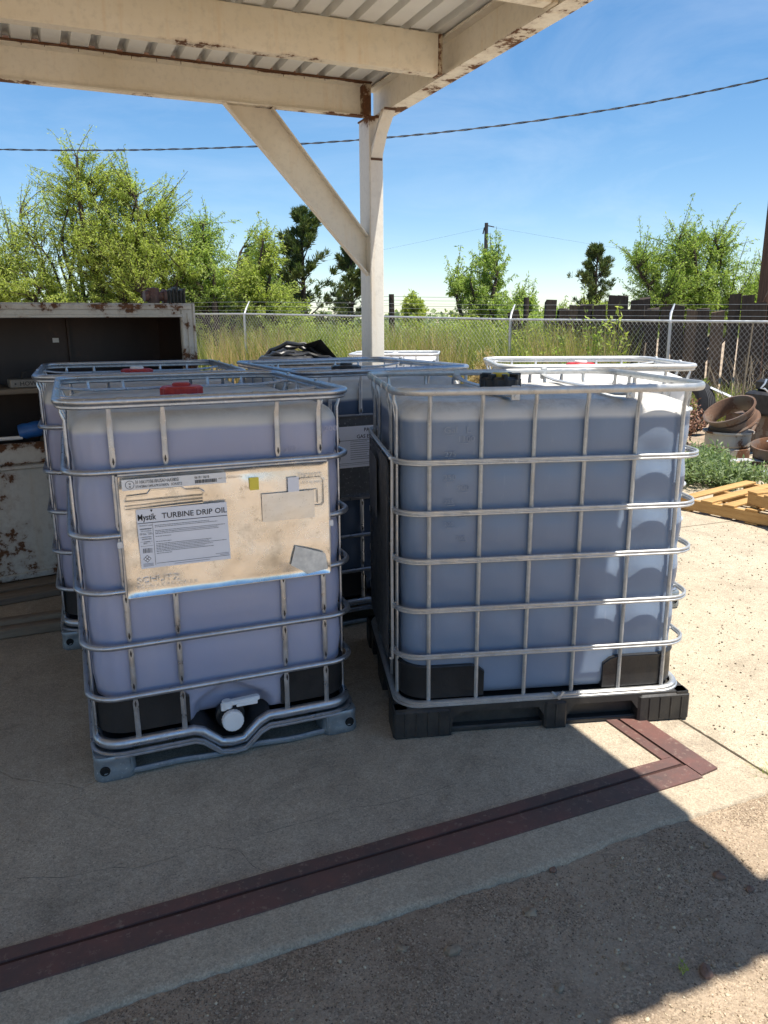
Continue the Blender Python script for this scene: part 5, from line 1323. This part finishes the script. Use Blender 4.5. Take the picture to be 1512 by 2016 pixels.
# leafy weeds with stems standing at the fence
def weed(label, x, y, h, seed, mat=m_lf1, lw=.02, ll=.10, n=60, grp='tall leafy weeds by the fence', w=.12):
    r = np.random.default_rng(seed); o = thing('tall_weed', label, 'weed', (x, y, -.05), 0, grp); mb = MB(); LC = []; LD = []
    for s in range(3):
        dx, dy = r.normal(size=2)*w; P = [np.array([dx*t_, dy*t_, h*t_*(1-.12*s)]) for t_ in np.linspace(0, 1, 6)]; mb.tube([tuple(p) for p in P], [.008*(1-.7*k/5) for k in range(6)], 5)
        t_ = r.uniform(.15, 1, n)[:, None]; LC.append(P[0]+(P[-1]-P[0])*t_+r.normal(size=(n, 3))*.015); dd = r.normal(size=(n, 3)); dd[:, 2] += .4; LD.append(dd)
    LC = np.concatenate(LC); LD = np.concatenate(LD); k = len(LC); V, F = leaf_quads(LC, LD, r.uniform(.6, 1.3, k)*ll, r.uniform(.6, 1.2, k)*lw, r)
    mb.build('stem', m_barkg, o); npmesh('leaves', V, F, mat, o)
for i, (x, y, h, lb) in enumerate(((3.60, 13.6, 1.75, 'tall leafy weed between the second post and the tie wall'), (3.95, 13.3, 1.85, 'tallest leafy weed climbing past the top rail'), (3.1, 13.9, 1.3, 'leafy weed just right of the second post'),
        (2.75, 14.2, 1.2, 'short leafy weed at the foot of the second post'), (.5, 16.6, 1.75, 'dark leafy weed leaning beside the dark fence post'), (5.1, 12.4, .7, 'small weed near the short pale stake'), (4.45, 13.1, .9, 'thin weed left of the third post'))):
    weed(lb, x, y, h, 100+i, m_lf1 if i % 2 else m_lf2)
def bush(name, label, x, y, rx, ry, h, seed, mat, n=2200, ll=.05, lw=.009, grp='low bushes by the scrap pile'):
    r = np.random.default_rng(seed); o = thing(name, label, 'bush', (x, y, -.05), 0, grp); mb = MB(); LC = []; LD = []
    for s in range(40):
        a = r.uniform(0, 6.28); q = math.sqrt(r.random()); e = np.array([math.cos(a)*rx*q, math.sin(a)*ry*q, h*(1-.5*q*q)*r.uniform(.7, 1.1)]); P = [e*t_+np.array([0, 0, .15*h*math.sin(3.1*t_)]) for t_ in np.linspace(0, 1, 5)]
        mb.tube([tuple(p) for p in P], [.004]*5, 4, caps=False); m = n//40; t_ = r.uniform(.2, 1.05, m)[:, None]; LC.append(e*t_+np.array([0, 0, .12*h])*np.sin(3.1*t_)+r.normal(size=(m, 3))*.035); dd = r.normal(size=(m, 3)); dd[:, 2] += .7; LD.append(dd)
    LC = np.concatenate(LC); LD = np.concatenate(LD); k = len(LC); V, F = leaf_quads(LC, LD, r.uniform(.6, 1.4, k)*ll, r.uniform(.6, 1.2, k)*lw, r)
    mb.build('stems', m_barkg, o); npmesh('leaves', V, F, mat, o)
for i, a in enumerate(((2.95, 7.55, .50, .45, .42, 'grey green bush behind the orange pallet'), (3.35, 7.35, .40, .35, .30, 'low leafy bush touching the back of the pallet'), (3.35, 8.0, .34, .3, .34, 'bush growing in front of the small red rim'),
        (2.95, 8.6, .36, .3, .50, 'bush half hidden beside the blue fluid container'), (3.95, 6.95, .42, .35, .36, 'bush at the right edge above the second pallet'), (3.1, 9.2, .3, .3, .75, 'upright green bush left of the grey drum'))):
    bush('low_bush', a[5], a[0], a[1], a[2], a[3], a[4], 200+i, m_lfg if i != 5 else m_lf1, 3000, .055, .010)
bush('dried_flowers', 'clump of dried pink brown flower heads behind the tilted rim', 3.95, 10.2, .35, .2, .55, 300, leafmat('dried_flower', (.16, .07, .05), (.36, .20, .14), (.5, .34, .26), .1), 1500, .04, .014, None)
bush('tumbleweed', 'round straw coloured tumbleweed in the grass behind the fence', 1.90, 14.8, .30, .3, .98, 301, m_straw, 4500, .09, .005, None)
for i, (x, y, h, s_) in enumerate(((4.7, 10.3, 1.2, 1), (5.5, 12.0, 1.1, 2), (6.2, 11.3, 1.5, 3))):   # bare twiggy weeds
    r2 = random.Random(s_); mb = MB()
    for k in range(14):
        p = Vector((0, 0, 0)); d_ = Vector((r2.uniform(-.5, .5), r2.uniform(-.3, .3), 1)).normalized(); P = [tuple(p)]
        for q in range(7): d_ = (d_+Vector((r2.uniform(-.35, .35), r2.uniform(-.3, .3), r2.uniform(-.15, .2)))).normalized(); p = p+d_*h/7; P.append(tuple(p))
        mb.tube(P, [.006*(1-.8*q/7)+.001 for q in range(8)], 4)
    o = mb.build('dry_stalk', m_tiep); o.location = (x, y, -.05); tag(o, ['bare dry stalk beside the scrap engine', 'tangle of bare twigs against the tie wall', 'bare branching stalk at the right edge'][i], 'dry weed', 'bare dry weeds')
# small tufts
r = np.random.default_rng(9); 
def tuft(label, x, y, h, n, sp, z=-.03):
    S = np.stack([x+r.normal(size=n)*sp, y+r.normal(size=n)*sp], 1); o = blades('grass_tuft', S, r.uniform(.5, 1.1, n)*h, m_lf1, r, .0022, .5)
    del o['kind']; tag(o, label, 'grass tuft', 'small grass tufts')
tuft('small green tuft growing at the slab corner at the right edge', 1.375, 2.47, .06+.04, 60, .014)
tuft('tiny green tuft on the dirt near the shadow edge', .765, 1.66, .028, 16, .010)

# ------------------------------------------------------------------ stones and gravel
def rocks(name, pts, sizes, mat, r, flat=.6):
    ico = np.array([(0, 0, 1), (.89, 0, .45), (.28, .85, .45), (-.72, .53, .45), (-.72, -.53, .45), (.28, -.85, .45), (.72, .53, -.45), (-.28, .85, -.45), (-.89, 0, -.45), (-.28, -.85, -.45), (.72, -.53, -.45), (0, 0, -1)], float)
    fc = np.array([(0, 1, 2), (0, 2, 3), (0, 3, 4), (0, 4, 5), (0, 5, 1), (1, 6, 2), (2, 7, 3), (3, 8, 4), (4, 9, 5), (5, 10, 1), (2, 6, 7), (3, 7, 8), (4, 8, 9), (5, 9, 10), (1, 10, 6), (6, 11, 7), (7, 11, 8), (8, 11, 9), (9, 11, 10), (10, 11, 6)])
    n = len(pts); V = ico[None]*(1+r.uniform(-.3, .3, (n, 12, 1))); an = r.uniform(0, 6.28, n); c, s = np.cos(an), np.sin(an)
    V = V*np.stack([np.ones(n), r.uniform(.55, 1, n), r.uniform(.35, .75, n)*flat/.6], 1)[:, None]
    X = V[..., 0]*c[:, None]-V[..., 1]*s[:, None]; Y = V[..., 0]*s[:, None]+V[..., 1]*c[:, None]; V = np.stack([X, Y, V[..., 2]], 2)*sizes[:, None, None]+pts[:, None]
    return npmesh(name, V.reshape(-1, 3), (fc[None]+np.arange(n)[:, None, None]*12).reshape(-1, 3), mat)
def stonemat(name, a, b, c_):
    t = NT(name); g = t.n('ShaderNodeNewGeometry'); rp = t.n('ShaderNodeValToRGB'); t.l(g.outputs['Random Per Island'], rp.inputs[0]); e = rp.color_ramp.elements; e[0].color = (*a, 1); e[1].color = (*c_, 1); e.new(.5).color = (*b, 1)
    return t.done(t.bsdf(rp.outputs[0], .9, 0, t.bump(t.noise(150, 4), .4, .002), spec=.2))
m_grav = stonemat('gravel', (.19, .135, .09), (.38, .30, .20), (.55, .47, .34))
m_grav2 = stonemat('dirt_grit', (.13, .095, .07), (.30, .235, .165), (.46, .38, .28))
m_gravd = stonemat('gravel_dark', (.10, .08, .06), (.2, .16, .12), (.42, .35, .27))
r = np.random.default_rng(21)
n = 26000; U = r.uniform(-2.5, 3.2, n); Vv = 1.62-np.abs(r.normal(size=n))*.75; k_ = Vv > -.6; U, Vv = U[k_], Vv[k_]
X = U*math.cos(TH)-Vv*math.sin(TH); Y = U*math.sin(TH)+Vv*math.cos(TH)
dens = np.array([mnoise.noise(Vector((x*2.2, y*2.2, 1))) for x, y in zip(X, Y)]); k_ = dens+r.normal(size=len(X))*.25 > -.05; X, Y = X[k_], Y[k_]
tag(rocks('gravel', np.stack([X, Y, np.array([gz(x, y)+.001 for x, y in zip(X, Y)])], 1), r.uniform(.0011, .0036, len(X))*(1+1.3*(r.random(len(X)) > .93)), m_grav, r), kind='stuff')
n = 2600; U = r.uniform(-1.5, 2.2, n); Vv = r.uniform(1.7, 3.2, n); X = U*math.cos(TH)-Vv*math.sin(TH); Y = U*math.sin(TH)+Vv*math.cos(TH)
tag(rocks('slab_grit', np.stack([X, Y, np.full(n, .0008)], 1), r.uniform(.0006, .0018, n), m_gravd, r), kind='stuff')
n = 2800; U = 2.3+r.random(n)**1.2*3.2; Vv = r.uniform(1.8, 5.5, n); X = U*math.cos(TH)-Vv*math.sin(TH); Y = U*math.sin(TH)+Vv*math.cos(TH)
tag(rocks('pavement_grit', np.stack([X, Y, np.full(n, -.001)], 1), r.uniform(.0015, .006, n), m_gravd, r), kind='stuff')
def grit(name, pts, sizes, mat, r):
    oc = np.array([(1, 0, 0), (0, 1, 0), (-1, 0, 0), (0, -1, 0), (0, 0, 1)], float); fc = np.array([(0, 1, 4), (1, 2, 4), (2, 3, 4), (3, 0, 4)]); n = len(pts)
    V = oc[None]*(1+r.uniform(-.4, .4, (n, 5, 1))); an = r.uniform(0, 6.28, n); c, s_ = np.cos(an)[:, None], np.sin(an)[:, None]; q = r.uniform(.5, 1, n)[:, None]
    V = np.stack([V[..., 0]*c-V[..., 1]*q*s_, V[..., 0]*s_+V[..., 1]*q*c, V[..., 2]*.7], 2)*sizes[:, None, None]+pts[:, None]
    return tag(npmesh(name, V.reshape(-1, 3), (fc[None]+np.arange(n)[:, None, None]*5).reshape(-1, 3), mat), kind='stuff')
n = 110000; U = r.uniform(-1.6, 2.9, n); Vv = 1.655-np.abs(r.normal(size=n))*.42; k_ = Vv > .5; U, Vv = U[k_], Vv[k_]; X = U*math.cos(TH)-Vv*math.sin(TH); Y = U*math.sin(TH)+Vv*math.cos(TH)
dn = np.sin(X*5.1+2*np.sin(Y*3.3))*np.sin(Y*6.3+1.5*np.sin(X*4.1))+r.normal(size=len(X))*.55; k_ = dn > -.1; X, Y = X[k_], Y[k_]
gzz = np.array([gz(x, y) for x, y in zip(X, Y)])
grit('dirt_grit', np.stack([X, Y, gzz], 1), r.uniform(.0012, .0042, len(X)), m_grav2, r)
SR = random.Random(4)
stones = [(.17, 1.70, .020, 'angular grey stone on the dirt near the slab edge, left of the others'), (.04, 1.70, .013, 'small pale stone left of the angular grey stone'), (.40, 1.83, .018, 'flat stone half sunk in the dirt below the middle of the slab'),
          (.43, 1.60, .013, 'round grey pebble in the shaded dirt'), (.62, 1.66, .012, 'small stone right of the round grey pebble'), (.99, 1.98, .018, 'reddish brown stone in the sun near the slab'), (1.06, 1.93, .014, 'pale stone in the sun beside the reddish one'),
          (.82, 1.65, .020, 'dark red stone near the shadow edge'), (-.06, 1.29, .018, 'grey stone at the bottom edge of the photo'), (.50, 2.0, .012, 'little red stone by the slab edge'), (1.0, 2.10, .012, 'tiny tan stone at the slab edge in the sun')]
for i, (x, y, s_, lb) in enumerate(stones):
    mb = MB(); V = []; K, L_ = 7, 5
    for j in range(L_+1):
        for k in range(K): a = 2*math.pi*k/K; ph = math.pi*j/L_; q = 1+SR.uniform(-.22, .22); V.append((q*math.sin(ph)*math.cos(a)*s_*1.2, q*math.sin(ph)*math.sin(a)*s_*.85, q*math.cos(ph)*s_*.6))
    mb.add(V, [(j*K+k, (j+1)*K+k, (j+1)*K+(k+1) % K, j*K+(k+1) % K) for j in range(L_) for k in range(K)])
    o = mb.build('stone', m_stoner if 'red' in lb else m_stone, smooth=25); o.location = (x, y, gz(x, y)+s_*.25); o.rotation_euler = (0, 0, SR.uniform(0, 6)); tag(o, lb, 'stone', 'loose stones on the dirt')
